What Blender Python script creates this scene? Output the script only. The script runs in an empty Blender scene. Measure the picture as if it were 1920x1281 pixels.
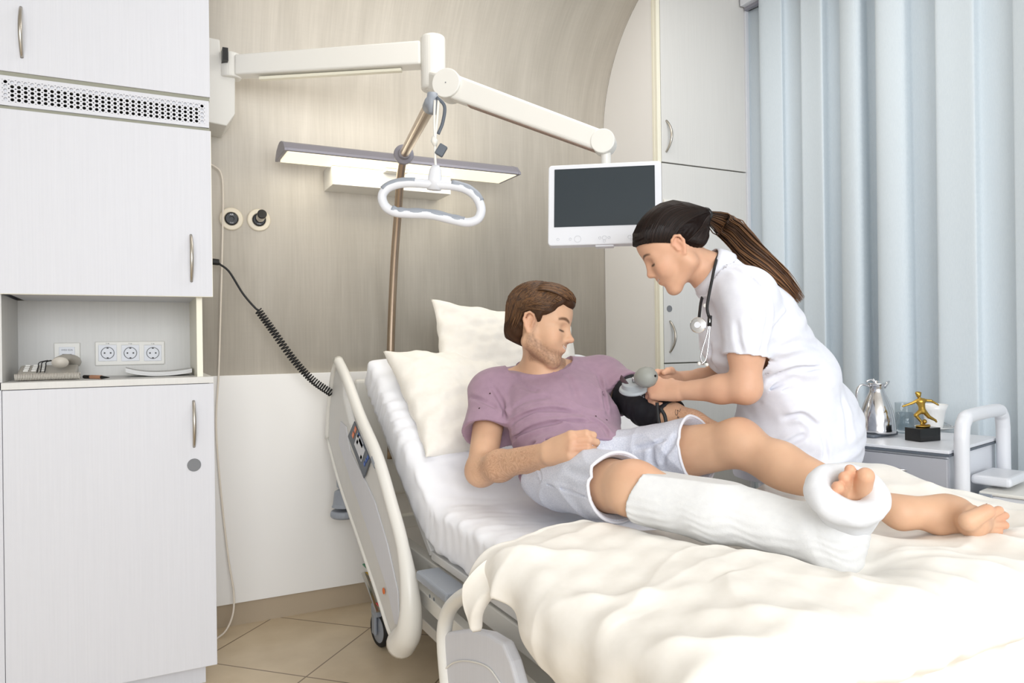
import bpy, bmesh, math, random
import numpy as np
from mathutils import Matrix, Vector
random.seed(7)
SC = bpy.context.scene
COL = SC.collection
# ---------------- camera, world, light, exposure ----------------
YAW = math.radians(27.2); FPX = 1380.0; CAMH = 1.15; ROLL = 0.013
cd = bpy.data.cameras.new('camera'); cam = bpy.data.objects.new('camera', cd); COL.objects.link(cam)
cd.sensor_width = 36.0; cd.lens = FPX/1920*36.0; cd.clip_start = 0.02
_F = Vector((math.sin(YAW), math.cos(YAW), 0)); _R0 = Vector((math.cos(YAW), -math.sin(YAW), 0)); _U0 = Vector((0, 0, 1))
_R = (_R0-ROLL*_U0).normalized(); _U = (_U0+ROLL*_R0).normalized()
cam.matrix_world = Matrix(((_R.x, _U.x, -_F.x, 0), (_R.y, _U.y, -_F.y, 0), (_R.z, _U.z, -_F.z, CAMH), (0, 0, 0, 1)))
SC.camera = cam
SC.view_settings.view_transform = 'Standard'; SC.view_settings.look = 'None'
SC.view_settings.gamma = 1.0; SC.view_settings.use_curve_mapping = False
SC.view_settings.exposure = -0.14
w = bpy.data.worlds.new('world'); SC.world = w; w.use_nodes = True
w.node_tree.nodes['Background'].inputs[0].default_value = (0.93, 0.96, 1.0, 1)
w.node_tree.nodes['Background'].inputs[1].default_value = 0.98
def area(name, loc, target, sx, sy, power, col=(1, 1, 1), spread=math.pi):
    l = bpy.data.lights.new(name, 'AREA'); l.shape = 'RECTANGLE'; l.size = sx; l.size_y = sy; l.energy = power; l.color = col; l.spread = spread
    o = bpy.data.objects.new(name, l); COL.objects.link(o); o.location = loc
    o.rotation_euler = (Vector(target)-Vector(loc)).to_track_quat('-Z', 'Y').to_euler(); return o
area('fill_behind_camera', (-0.1, -2.5, 1.9), (1.6, 3.0, 1.25), 3.4, 1.8, 158, (0.95, 0.975, 1.0))  # added soft fill behind the camera, no window modelled there
area('fill_overhead', (1.45, 2.0, 2.86), (1.5, 2.1, 0), 1.3, 0.8, 15, (1.0, 0.98, 0.96))  # unseen fill added below the ceiling to lift the right-hand wall

# ---------------- pixel helpers: 1920x1281 photograph position -> world point ----------------
def ray(x, y):
    return _F+_R*((x-960)/FPX)-_U*((y-640.5)/FPX)
CP = Vector((0, 0, CAMH))
def W(x, y, d): return CP+ray(x, y)*d
def WX(x, y, X): r = ray(x, y); return CP+r*(X/r.x)
def WY(x, y, Y): r = ray(x, y); return CP+r*(Y/r.y)
def WZ(x, y, Z): r = ray(x, y); return CP+r*((Z-CAMH)/r.z)

# ---------------- materials ----------------
def _lin(c):
    return tuple(((v/255)/12.92 if v/255 <= 0.04045 else ((v/255+0.055)/1.055)**2.4) for v in c)+(1,)
def mat(name, col, rough=0.5, metal=0.0, **kw):
    m = bpy.data.materials.new(name); m.use_nodes = True
    b = m.node_tree.nodes['Principled BSDF']
    b.inputs['Base Color'].default_value = _lin(col) if max(col) > 1 else tuple(col)+(1,)
    b.inputs['Roughness'].default_value = rough; b.inputs['Metallic'].default_value = metal
    for k, v in kw.items(): b.inputs[k].default_value = v
    return m
def noise_mat(name, c1, c2, scale=(1, 1, 1), nscale=5, rough=0.5, bump=0.0, detail=4, sheen=0, bscale=None, sss=0, distort=0.0, lo=0.3, hi=0.7):
    m = mat(name, c1, rough); nt = m.node_tree; N = nt.nodes; L = nt.links; b = N['Principled BSDF']
    tc = N.new('ShaderNodeTexCoord'); mp = N.new('ShaderNodeMapping'); mp.inputs['Scale'].default_value = scale
    n = N.new('ShaderNodeTexNoise'); n.inputs['Scale'].default_value = nscale; n.inputs['Detail'].default_value = detail; n.inputs['Distortion'].default_value = distort
    r = N.new('ShaderNodeValToRGB'); r.color_ramp.elements[0].position = lo; r.color_ramp.elements[1].position = hi
    r.color_ramp.elements[0].color = _lin(c1); r.color_ramp.elements[1].color = _lin(c2)
    L.new(tc.outputs['Object'], mp.inputs['Vector']); L.new(mp.outputs[0], n.inputs['Vector']); L.new(n.outputs[0], r.inputs[0]); L.new(r.outputs[0], b.inputs['Base Color'])
    if bump:
        bp = N.new('ShaderNodeBump'); bp.inputs['Strength'].default_value = bump; bp.inputs['Distance'].default_value = 0.002
        n2 = n
        if bscale:
            n2 = N.new('ShaderNodeTexNoise'); n2.inputs['Scale'].default_value = bscale; L.new(mp.outputs[0], n2.inputs['Vector'])
        L.new(n2.outputs[0], bp.inputs['Height']); L.new(bp.outputs[0], b.inputs['Normal'])
    if sheen: b.inputs['Sheen Weight'].default_value = sheen
    if sss:
        b.inputs['Subsurface Weight'].default_value = sss; b.inputs['Subsurface Radius'].default_value = (0.012, 0.006, 0.003)
    return m
def emis(name, col, strength):
    m = mat(name, col); b = m.node_tree.nodes['Principled BSDF']
    b.inputs['Emission Color'].default_value = _lin(col); b.inputs['Emission Strength'].default_value = strength
    return m
M = {}
M['white_lam'] = noise_mat('white_laminate', (212, 213, 219), (215, 216, 222), (60, 60, 1.2), 3, 0.5, 0.2)
M['white_lam'].node_tree.nodes['Principled BSDF'].inputs['Specular IOR Level'].default_value = .25
M['white_gray'] = noise_mat('pale_grey_laminate', (211, 210, 207), (215, 214, 211), (60, 60, 1.2), 3, 0.45, 0.1)
M['edge'] = mat('cream_edge_band', (236, 232, 214), 0.4)
M['cream_pan'] = mat('cream_panel', (237, 235, 232), 0.45)
M['plastic'] = mat('white_plastic', (228, 226, 220), 0.35)
M['plastic_cool'] = mat('cool_white_plastic', (220, 222, 228), 0.35)
M['grey_pl'] = mat('grey_plastic', (150, 156, 166), 0.45)
M['dgrey_pl'] = mat('dark_grey_plastic', (88, 95, 105), 0.5)
M['black'] = mat('black_plastic', (14, 14, 16), 0.4)
M['rubber'] = mat('black_rubber', (22, 22, 24), 0.6)
M['steel'] = mat('brushed_steel', (190, 188, 184), 0.28, 1.0)
M['nickel'] = mat('satin_nickel', (188, 182, 172), 0.32, 1.0)
M['chrome'] = mat('chrome', (215, 215, 218), 0.12, 1.0)
M['pole'] = mat('steel_pole', (178, 160, 142), 0.3, 1.0)
M['alu'] = mat('grey_aluminium', (150, 148, 158), 0.45, 0.3)
M['cable'] = mat('cream_cable', (226, 216, 202), 0.5)
M['gold'] = mat('gold_metal', (184, 150, 74), 0.38, 1.0)
M['screen'] = mat('dark_screen', (46, 54, 60), 0.3, **{'Specular IOR Level': .3})
M['grout'] = mat('gap_line', (150, 150, 136), 0.7)
M['dark'] = mat('vent_dark', (20, 20, 18), 0.9)
M['sheet'] = noise_mat('white_bed_sheet', (240, 241, 247), (243, 244, 249), (1, 1, 1), 30, 0.85, 0.12, sheen=0.1)
M['duvet'] = noise_mat('cream_duvet', (236, 232, 224), (239, 235, 228), (1, 1, 1), 60, 0.85, 0.1, sheen=0.1)
M['pillow'] = noise_mat('cream_pillow', (241, 236, 227), (243, 239, 231), (1, 1, 1), 60, 0.85, 0.1, sheen=0.1)
M['green'] = mat('green_plastic', (30, 120, 80), 0.4); M['yellow'] = mat('yellow_plastic', (235, 185, 40), 0.4)
M['red'] = mat('red_plastic', (200, 30, 40), 0.4); M['orange'] = mat('orange_plastic', (225, 110, 40), 0.4); M['blue'] = mat('blue_print', (50, 90, 170), 0.5)
M['print'] = mat('grey_print', (120, 122, 126), 0.6); M['wprint'] = mat('white_print', (215, 218, 225), 0.6)

# ---------------- object helpers ----------------
def link(name, me, m=None, parent=None, smooth=True, bevel=0, seg=2):
    o = bpy.data.objects.new(name, me); COL.objects.link(o)
    if m is not None: me.materials.append(m)
    if smooth:
        me.polygons.foreach_set('use_smooth', [True]*len(me.polygons))
    if bevel:
        b = o.modifiers.new('bevel', 'BEVEL'); b.width = bevel; b.segments = seg; b.limit_method = 'ANGLE'; b.harden_normals = False
        for p in me.polygons: p.use_smooth = False
    if parent is not None:
        o.parent = parent; o.matrix_parent_inverse = parent.matrix_world.inverted()
    return o
def fin(name, bm, m, parent=None, smooth=False, bevel=0, seg=2):
    bmesh.ops.recalc_face_normals(bm, faces=bm.faces)
    me = bpy.data.meshes.new(name); bm.to_mesh(me); bm.free()
    return link(name, me, m, parent, smooth, bevel, seg)
def tag(o, label, cat, group=None, kind=None):
    o['label'] = label; o['category'] = cat
    if group: o['group'] = group
    if kind: o['kind'] = kind
    return o
def struct(o): o['kind'] = 'structure'; return o
def thing(name, loc, label, cat, rz=0, group=None):
    o = bpy.data.objects.new(name, None); COL.objects.link(o); o.empty_display_size = 0.05
    o.matrix_world = Matrix.Translation(loc) @ Matrix.Rotation(rz, 4, 'Z')
    o.location = loc; o.rotation_euler = (0, 0, rz)
    tag(o, label, cat, group); return o
def box(bm, x0, x1, y0, y1, z0, z1, mx=None):
    r = bmesh.ops.create_cube(bm, size=1)
    m = Matrix.Translation(((x0+x1)/2, (y0+y1)/2, (z0+z1)/2)) @ Matrix.Diagonal((abs(x1-x0), abs(y1-y0), abs(z1-z0), 1))
    if mx is not None: m = mx @ m
    bmesh.ops.transform(bm, matrix=m, verts=r['verts'])
def cyl(bm, a, b, r1, r2=None, n=24, caps=True):
    a = Vector(a); b = Vector(b); r2 = r1 if r2 is None else r2
    d = b-a; r = bmesh.ops.create_cone(bm, segments=n, radius1=r1, radius2=r2, depth=d.length, cap_ends=caps)
    m = Matrix.Translation((a+b)/2) @ d.to_track_quat('Z', 'Y').to_matrix().to_4x4()
    bmesh.ops.transform(bm, matrix=m, verts=r['verts'])
def sph(bm, c, r, n=20, sc=(1, 1, 1)):
    q = bmesh.ops.create_uvsphere(bm, u_segments=n, v_segments=n//2+2, radius=1)
    bmesh.ops.transform(bm, matrix=Matrix.Translation(c) @ Matrix.Diagonal((r*sc[0], r*sc[1], r*sc[2], 1)), verts=q['verts'])
def catmull(P, n=8, closed=False):
    P = [Vector(p) for p in P]; out = []
    m = len(P); rng = range(m if closed else m-1)
    for i in rng:
        p1 = P[i]; p2 = P[(i+1) % m]
        p0 = P[(i-1) % m] if closed or i > 0 else p1*2-p2
        p3 = P[(i+2) % m] if closed or i+2 < m else p2*2-p1
        for k in range(n):
            t = k/n
            out.append(0.5*((2*p1)+(p2-p0)*t+(2*p0-5*p1+4*p2-p3)*t*t+(3*p1-p0-3*p2+p3)*t**3))
    if not closed: out.append(P[-1])
    return out
def tube(bm, pts, r, n=10, closed=False, sx=1.0, up=None):
    """sweep; r is a number or a list; sx flattens the section; up fixes its frame"""
    pts = [Vector(p) for p in pts]; N = len(pts)
    rs = r if isinstance(r, (list, tuple)) else [r]*N
    rings = []; prev = None
    for i, p in enumerate(pts):
        if closed: t = pts[(i+1) % N]-pts[i-1]
        else: t = pts[min(i+1, N-1)]-pts[max(i-1, 0)]
        t.normalize()
        if up is not None: nx = Vector(up)-t*t.dot(Vector(up))
        elif prev is None:
            nx = t.orthogonal()
        else: nx = prev-t*t.dot(prev)
        if nx.length < 1e-6: nx = t.orthogonal()
        nx.normalize(); prev = nx; ny = t.cross(nx)
        rings.append([bm.verts.new(p+nx*math.cos(a)*rs[i]+ny*math.sin(a)*rs[i]*sx) for a in [2*math.pi*k/n for k in range(n)]])
    for i in range(N if closed else N-1):
        A = rings[i]; B = rings[(i+1) % N]
        for k in range(n): bm.faces.new((A[k], A[(k+1) % n], B[(k+1) % n], B[k]))
    if not closed:
        bm.faces.new(rings[0][::-1]); bm.faces.new(rings[-1])
def lathe(bm, prof, c=(0, 0, 0), n=40, mx=None):
    rings = []; c = Vector(c)
    for (r, z) in prof:
        if r < 1e-6: v = bm.verts.new((0, 0, z)); rings.append([v]*n)
        else: rings.append([bm.verts.new((r*math.cos(2*math.pi*k/n), r*math.sin(2*math.pi*k/n), z)) for k in range(n)])
    for A, B in zip(rings, rings[1:]):
        for k in range(n):
            q = [A[k], A[(k+1) % n], B[(k+1) % n], B[k]]; u = []
            for v in q:
                if v not in u: u.append(v)
            if len(u) > 2: bm.faces.new(u)
    vs = {v for R in rings for v in R}
    m = Matrix.Translation(c) if mx is None else mx
    bmesh.ops.transform(bm, matrix=m, verts=list(vs))
def prism(bm, poly, depth, mx):
    """poly: list of 2-D points (local x,y), extruded 0..depth along local z, moved by mx"""
    a = [bm.verts.new(mx @ Vector((p[0], p[1], 0))) for p in poly]; b = [bm.verts.new(mx @ Vector((p[0], p[1], depth))) for p in poly]
    n = len(poly)
    bm.faces.new(a[::-1]); bm.faces.new(b)
    for i in range(n): bm.faces.new((a[i], a[(i+1) % n], b[(i+1) % n], b[i]))
def frame(o, x, z):
    """matrix with columns x, y=z cross x, z and origin o"""
    x = Vector(x).normalized(); z = Vector(z); z = (z-x*z.dot(x)).normalized(); y = z.cross(x)
    return Matrix(((x.x, y.x, z.x, o[0]), (x.y, y.y, z.y, o[1]), (x.z, y.z, z.z, o[2]), (0, 0, 0, 1)))
def text(name, s, size, mx, m, parent, depth=0.0004):
    c = bpy.data.curves.new(name, 'FONT'); c.body = s; c.size = size; c.align_x = 'CENTER'; c.align_y = 'CENTER'; c.extrude = depth
    t = bpy.data.objects.new(name+'_tmp', c); COL.objects.link(t)
    me = bpy.data.meshes.new_from_object(t.evaluated_get(bpy.context.evaluated_depsgraph_get()))
    bpy.data.objects.remove(t); me.transform(mx)
    return link(name, me, m, parent, smooth=False)
# ---------------- the setting ----------------
WY0 = 3.19; XL = -0.36; XR = 2.19; XC = 2.78; CEIL = 2.93; YB = -2.6
fl = mat('floor_tile', (190, 170, 145), 0.3); nt = fl.node_tree; N = nt.nodes; L = nt.links
tc = N.new('ShaderNodeTexCoord'); mp = N.new('ShaderNodeMapping'); mp.inputs['Rotation'].default_value = (0, 0, math.radians(45)); mp.inputs['Location'].default_value = (0.12, 0.05, 0)
br = N.new('ShaderNodeTexBrick'); br.offset = 0; br.inputs['Scale'].default_value = 1; br.inputs['Brick Width'].default_value = 0.45; br.inputs['Row Height'].default_value = 0.45
br.inputs['Mortar Size'].default_value = 0.003; br.inputs['Mortar'].default_value = _lin((128, 108, 84))
ns = N.new('ShaderNodeTexNoise'); ns.inputs['Scale'].default_value = 6; ns.inputs['Detail'].default_value = 6
rp = N.new('ShaderNodeValToRGB'); rp.color_ramp.elements[0].color = _lin((202, 183, 154)); rp.color_ramp.elements[1].color = _lin((216, 198, 170)); rp.color_ramp.elements[0].position = 0.3; rp.color_ramp.elements[1].position = 0.7
L.new(tc.outputs['Object'], mp.inputs[0]); L.new(mp.outputs[0], br.inputs[0]); L.new(tc.outputs['Object'], ns.inputs[0]); L.new(ns.outputs[0], rp.inputs[0])
L.new(rp.outputs[0], br.inputs['Color1']); L.new(rp.outputs[0], br.inputs['Color2']); L.new(br.outputs[0], N['Principled BSDF'].inputs['Base Color'])
bm = bmesh.new(); box(bm, -2.0, 3.0, YB, WY0+0.1, -0.05, 0); struct(fin('floor', bm, fl))
# laminate wall with a cove into the ceiling
wl = mat('grey_beige_wood_laminate', (190, 181, 166), 0.5); nt = wl.node_tree; N = nt.nodes; L = nt.links
tc = N.new('ShaderNodeTexCoord')
def _n(scale, ns_, det, dist=0.0):
    mp = N.new('ShaderNodeMapping'); mp.inputs['Scale'].default_value = scale
    n = N.new('ShaderNodeTexNoise'); n.inputs['Scale'].default_value = ns_; n.inputs['Detail'].default_value = det; n.inputs['Distortion'].default_value = dist
    L.new(tc.outputs['Object'], mp.inputs[0]); L.new(mp.outputs[0], n.inputs['Vector']); return n
n1 = _n((6, 1, 0.9), 1.6, 5, 0.8); n2 = _n((60, 1, 2.2), 2.4, 4); n3 = _n((3, 1, 60), 3, 3)
def _mix(a, b, f):
    m_ = N.new('ShaderNodeMix'); m_.data_type = 'FLOAT'; m_.inputs[0].default_value = f; L.new(a, m_.inputs[2]); L.new(b, m_.inputs[3]); return m_.outputs[0]
h = _mix(_mix(n1.outputs[0], n2.outputs[0], 0.35), n3.outputs[0], 0.08)
r = N.new('ShaderNodeValToRGB'); r.color_ramp.elements[0].position = 0.33; r.color_ramp.elements[1].position = 0.66
r.color_ramp.elements[0].color = _lin((194, 187, 175)); r.color_ramp.elements[1].color = _lin((213, 206, 194))
e = r.color_ramp.elements.new(0.5); e.color = _lin((204, 197, 185))
L.new(h, r.inputs[0]); L.new(r.outputs[0], N['Principled BSDF'].inputs['Base Color'])
RC = 0.72; prof = [(WY0, 0.0), (WY0, 0.955)]
bm = bmesh.new()
pr = [(WY0, 1.005)]+[(WY0, 2.2)]+[(WY0-RC+RC*math.cos(a), 2.2+RC*math.sin(a)) for a in [math.radians(90*k/24) for k in range(1, 25)]]
A = [bm.verts.new((-2.0, y, z)) for y, z in pr]; B = [bm.verts.new((XR+0.7, y, z)) for y, z in pr]
for i in range(len(pr)-1): bm.faces.new((A[i], A[i+1], B[i+1], B[i]))
ow = fin('wall_back', bm, wl, smooth=True); struct(ow)
sm = ow.modifiers.new('s', 'SOLIDIFY'); sm.thickness = 0.03; sm.offset = 1
bm = bmesh.new(); box(bm, 0.15, XR+0.7, WY0-0.012, WY0+0.05, 0.10, 1.027)
struct(fin('trim_1', bm, M['cream_pan'], bevel=0.002))           # smooth cream dado panel
bm = bmesh.new(); box(bm, -2.0, XR+0.7, WY0+0.02, WY0+0.06, 0, 0.11)
struct(fin('baseboard_back', bm, mat('recessed_plinth', (176, 160, 138), 0.6)))
bm = bmesh.new(); box(bm, -2.0, 3.0, YB, WY0-RC+0.02, CEIL-0.012, CEIL+0.05); struct(fin('ceiling', bm, mat('ceiling_white', (225, 222, 216), 0.8)))
bm = bmesh.new(); box(bm, XC+0.12, XC+0.2, YB, WY0+0.1, 0, CEIL); struct(fin('wall_right', bm, mat('wall_paint', (222, 224, 226), 0.8)))
bm = bmesh.new(); box(bm, XL-1.7, XL-1.6, YB, WY0+0.1, 0, CEIL); struct(fin('wall_left', bm, M['white_gray']))

def handle(parent, p0, p1, out, r=0.006, bow=0.03, m='nickel'):
    """bow handle between two feet, bulging along out"""
    p0 = Vector(p0); p1 = Vector(p1); out = Vector(out); pts = []; rs = []
    for k in range(19):
        t = k/18; pts.append(p0.lerp(p1, t)+out*(bow*math.sin(math.pi*t)**0.8)); rs.append(r*(0.75+0.25*math.sin(math.pi*t)))
    bm = bmesh.new(); tube(bm, pts, rs, 12); return fin('handle', bm, M[m], parent, smooth=True)
def disc(name, c, nrm, r, d, m, parent, bevel=0.0):
    bm = bmesh.new(); c = Vector(c); cyl(bm, c, c+Vector(nrm)*d, r, n=32); return fin(name, bm, m, parent, smooth=False, bevel=bevel)
# ---- left-hand wall units ----
CX0, CX1, CY = -0.353, 0.236, 2.64
def Z(x, y): return WY(x, y, CY).z
zg1, zg0 = Z(200, 165), Z(200, 222)       # grille
zt = Z(200, 160)+0.004
zc0 = Z(200, 553.5); zs1 = Z(200, 712.5); zs0 = zs1-0.021; zd0 = 0.085
t = thing('wall_cabinet', ((CX0+CX1)/2, WY0, zt), 'white top cabinet with bow handle above the perforated grille', 'cabinet')
bm = bmesh.new(); box(bm, CX0+.02, CX1-0.03, CY+0.022, WY0, zt, CEIL-0.02); fin('body', bm, M['white_lam'], t, bevel=0.001)
bm = bmesh.new(); box(bm, CX0, CX1, CY, CY+0.02, zt, CEIL-0.03); d = fin('door', bm, M['white_lam'], t, bevel=0.0015)
handle(d, WY(39, 14, CY), WY(41, 108, CY), (0, -1, 0))
t = thing('air_grille', ((CX0+CX1)/2, CY, zg0), 'white perforated air grille with rows of round holes between white cabinets', 'vent')
z1 = Z(200, 165.5); z0 = Z(200, 218.5)
bm = bmesh.new(); nx, nz = 33, 5; gx0, gx1 = CX0+0.004, CX1-0.004
hx0 = WY(3.5, 160, CY).x; hx1 = WY(384, 210, CY).x; hz1 = z1-0.012; hz0 = z0+0.012
cw = (hx1-hx0)/nx; ch = (hz1-hz0)/nz; R = min(cw, ch)*0.385
def ringpts(cx, cz, hw, hh, n=16):
    o = []
    for k in range(n):
        a = 2*math.pi*(k+0.5)/n; c, s = math.cos(a), math.sin(a); q = max(abs(c), abs(s)); o.append((cx+hw*c/q, cz+hh*s/q))
    return o
for i in range(nx):
    for j in range(nz):
        cx = hx0+(i+.5)*cw; cz = hz0+(j+.5)*ch; n = 16
        out = [bm.verts.new((x, CY, z)) for x, z in ringpts(cx, cz, cw/2, ch/2)]
        inn = [bm.verts.new((cx+R*math.cos(2*math.pi*(k+.5)/n), CY, cz+R*1.0*math.sin(2*math.pi*(k+.5)/n))) for k in range(n)]
        bk = [bm.verts.new(v.co+Vector((0, 0.004, 0))) for v in inn]
        for k in range(n):
            bm.faces.new((out[k], out[(k+1) % n], inn[(k+1) % n], inn[k])); bm.faces.new((inn[k], inn[(k+1) % n], bk[(k+1) % n], bk[k]))
for q in ((gx0, gx1, hz1, z1), (gx0, gx1, z0, hz0), (gx0, hx0, hz0, hz1), (hx1, gx1, hz0, hz1)):
    bm.faces.new([bm.verts.new((x, CY, z)) for x, z in ((q[0], q[2]), (q[1], q[2]), (q[1], q[3]), (q[0], q[3]))])
fin('perforated_plate', bm, M['white_lam'], t)
bm = bmesh.new(); box(bm, hx0+cw, hx1-cw, CY+0.03, CY+0.035, hz0-.01, hz1-ch*0.9); fin('dark_backing', bm, M['dark'], t)
bm = bmesh.new(); box(bm, gx0, gx1, CY+0.006, CY+0.012, hz1-ch*.93, z1); box(bm, gx0, hx0+cw*.93, CY+.006, CY+.012, z0, z1); box(bm, hx1-cw*.93, gx1, CY+.006, CY+.012, z0, z1); box(bm, gx0, gx1, CY+.006, CY+.012, z0, hz0+ch*.12)
fin('inner_frame', bm, M['plastic_cool'], t)
bm = bmesh.new(); box(bm, CX0+.01, CX1-0.004, CY+0.013, CY+0.04, z0-0.012, z1+0.012); box(bm, CX0+0.02, CX1-0.03, CY+0.04, WY0, z0-.01, z1+.01)
bmesh.ops.delete(bm, geom=[], context='VERTS'); 
bm.free()
bm = bmesh.new(); box(bm, CX0+.002, CX1-.002, CY+.004, CY+.04, z1+.0005, zt-.0005); box(bm, CX0+.002, CX1-.002, CY+.004, CY+.04, z0-.009, z0-.0005); box(bm, CX0+0.02, CX1-0.03, CY+.041, WY0, z0-.009, zt-.0005)
fin('shadow_gap', bm, M['grout'], t)
t = thing('wall_cabinet', ((CX0+CX1)/2, WY0, zc0), 'white wall cabinet with grained door over the open socket niche', 'cabinet')
bm = bmesh.new(); box(bm, CX0+.02, CX1-0.03, CY+0.022, WY0, zc0, z0-.0095); fin('body', bm, M['white_lam'], t, bevel=0.001)
bm = bmesh.new(); box(bm, CX0, CX1, CY, CY+0.02, zc0, z0-.0095); d = fin('door', bm, M['white_lam'], t, bevel=0.0015)
bm = bmesh.new(); box(bm, CX1-0.0005, CX1+.001, CY+0.001, CY+0.02, zc0, z0-.01); box(bm, CX0, CX1, CY+.001, CY+.02, zc0-.001, zc0+.0005); fin('edge_band', bm, M['edge'], d)
handle(d, WY(358, 441, CY), WY(359, 528, CY), (0, -1, 0), bow=0.028)
NB = 3.02
t = thing('shelf_niche', ((CX0+CX1)/2, NB, zs1), 'open white niche holding sockets and telephone between cabinets', 'shelf')
nx1 = CX1-0.048
bm = bmesh.new(); box(bm, CX0, nx1+.018, NB, NB+.02, zs1, zc0); fin('back_panel', bm, M['white_gray'], t)
bm = bmesh.new(); box(bm, nx1, nx1+0.018, CY+0.035, NB, zs1, zc0); fin('side_panel', bm, M['edge'], t)
bm = bmesh.new(); box(bm, CX0-.018, CX0, CY+0.03, NB, zs1, zc0); fin('side_panel', bm, M['white_gray'], t)
bm = bmesh.new(); box(bm, CX0-0.0, CX1, CY, NB+.02, zs0, zs1); fin('shelf_board', bm, M['white_gray'], t, bevel=0.001)
t = thing('base_cabinet', ((CX0+CX1)/2, WY0, 0), 'tall white floor cabinet with bow handle and round lock', 'cabinet')
bm = bmesh.new(); box(bm, CX0-.0185, CX1-0.012, CY+0.022, WY0-.013, 0.085, zs0-.001); box(bm, CX0-.0185, CX0+.0015, CY+.002, CY+.03, .0, zs0-.001); box(bm, CX0+.02, CX1-.03, CY+.08, WY0-.05, 0, .09); fin('body', bm, M['white_lam'], t, bevel=0.001)
bm = bmesh.new(); box(bm, CX0+.003, CX1, CY, CY+0.02, zd0, zs0-0.002); d = fin('door', bm, M['white_lam'], t, bevel=0.0015)
handle(d, WY(363, 752, CY), WY(364, 838, CY), (0, -1, 0), bow=0.028)
disc('lock', WY(364, 872, CY), (0, -1, 0), 0.0235*.9, 0.002, M['print'], d)
bm = bmesh.new(); box(bm, CX0-.62, CX0-.0195, CY-0.006, WY0, 0, CEIL-.02); tag(fin('tall_cabinet', bm, M['white_lam'], bevel=0.002), 'narrow strip of white tall cabinet side at the left border of the photo', 'cabinet')

# sockets on the niche back
def schuko(parent, c, w):
    bm = bmesh.new(); box(bm, c.x-w/2, c.x+w/2, NB-.011, NB-.007, c.z-w/2, c.z+w/2)
    s = fin('socket_insert', bm, M['plastic_cool'], parent, bevel=0.001)
    bm = bmesh.new(); tube(bm, [(c.x+0.0205*math.cos(a), NB-.0115, c.z+0.0205*math.sin(a)) for a in [2*math.pi*k/32 for k in range(32)]], .0012, 6, closed=True)
    fin('socket_ring', bm, M['print'], s, smooth=True)
    bm = bmesh.new()
    for sx in (-1, 1): cyl(bm, (c.x+sx*.0095, NB-.0128, c.z), (c.x+sx*.0095, NB-.011, c.z), .003, n=12)
    for sz in (-1, 1): box(bm, c.x-.003, c.x+.003, NB-.0128, NB-.011, c.z+sz*.0175-.002, c.z+sz*.0175+.002)
    fin('socket_hole', bm, M['black'], s)
    bm = bmesh.new(); box(bm, c.x-w/2, c.x+w/2, NB-.011, NB-.007, c.z+w/2+.002, c.z+w/2+.0075); q = fin('label_strip', bm, M['plastic'], parent)
    text('socket_label', 'T 36', .006, frame((c.x, NB-.0115, c.z+w/2+.0047), (1, 0, 0), (0, -1, 0)), M['print'], q)
a = WY(178, 641, NB); b = WY(309, 683, NB)
t = thing('power_socket', ((a.x+b.x)/2, NB, b.z), 'white triple power socket on the niche back', 'socket')
bm = bmesh.new(); box(bm, a.x, b.x, NB-.008, NB-.0005, b.z, a.z); fin('frame', bm, M['plastic'], t, bevel=0.003)
for px in (202, 244.5, 286.5): schuko(t, WY(px, 662, NB), 0.058)
a = WY(101, 643, NB); b = WY(151, 686, NB)
t = thing('data_outlet', ((a.x+b.x)/2, NB, b.z), 'white data outlet behind the telephone', 'socket')
bm = bmesh.new(); box(bm, a.x, b.x, NB-.008, NB-.0005, b.z, a.z); fin('frame', bm, M['plastic'], t, bevel=0.003)
a = WY(111, 651, NB); b = WY(141, 680, NB)
bm = bmesh.new(); box(bm, a.x, b.x, NB-.011, NB-.007, b.z, a.z); fin('insert', bm, M['plastic_cool'], t, bevel=0.001)
for px in (121, 131):
    c = WY(px, 665, NB); bm = bmesh.new(); box(bm, c.x-.006, c.x+.006, NB-.0125, NB-.0105, c.z-.002, c.z+.002); fin('port', bm, M['black'], t)
c = WY(126, 656.5, NB); text('outlet_label', 'W03 02/6', .0085, frame((c.x, NB-.0113, c.z), (1, 0, 0), (0, -1, 0)), M['print'], t)

# desk telephone
c = WZ(92, 705, zs1+.0) ; PY = 2.83
x0 = WY(30, 700, PY-.03).x; x1 = WY(148, 700, PY-.03).x
t = thing('telephone', ((x0+x1)/2, PY, zs1), 'beige desk telephone with coiled cord in the niche', 'telephone')
bm = bmesh.new()
pf = [(-.075, 0), (-.08, .012), (-.06, .022), (.03, .045), (.055, .045), (.062, .02), (.062, 0)]
prism(bm, pf, (x1-x0)*.94, Matrix(((0, 0, 1, x0+.005), (1, 0, 0, PY), (0, 1, 0, zs1+.0005), (0, 0, 0, 1))))
fin('base', bm, mat('beige_plastic', (200, 194, 184), .45), t, bevel=.006, seg=3); beige = bpy.data.materials['beige_plastic']
bm = bmesh.new()
hx = WY(125, 690, PY).x
tube(bm, catmull([(hx-.012, PY-.085, zs1+.055), (hx-.01, PY-.05, zs1+.066), (hx, PY, zs1+.07), (hx+.012, PY+.05, zs1+.064), (hx+.018, PY+.085, zs1+.05)], 6), [.024, .024, .023, .021, .019, .017, .0165, .016, .016, .016, .016, .016, .016, .016, .0165, .017, .018, .019, .020, .021, .022, .022, .022, .022, .02], 16, sx=.75, up=(1, 0, 0))
fin('handset', bm, beige, t, smooth=True)
bm = bmesh.new()
for i in range(4):
    for j in range(3): box(bm, x0+.02+j*.022, x0+.034+j*.022, PY-.045+i*.02, PY-.033+i*.02, zs1+.028+i*.0052, zs1+.033+i*.0052)
fin('keypad', bm, M['plastic'], t, bevel=.001)
bm = bmesh.new(); pts = []
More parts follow.
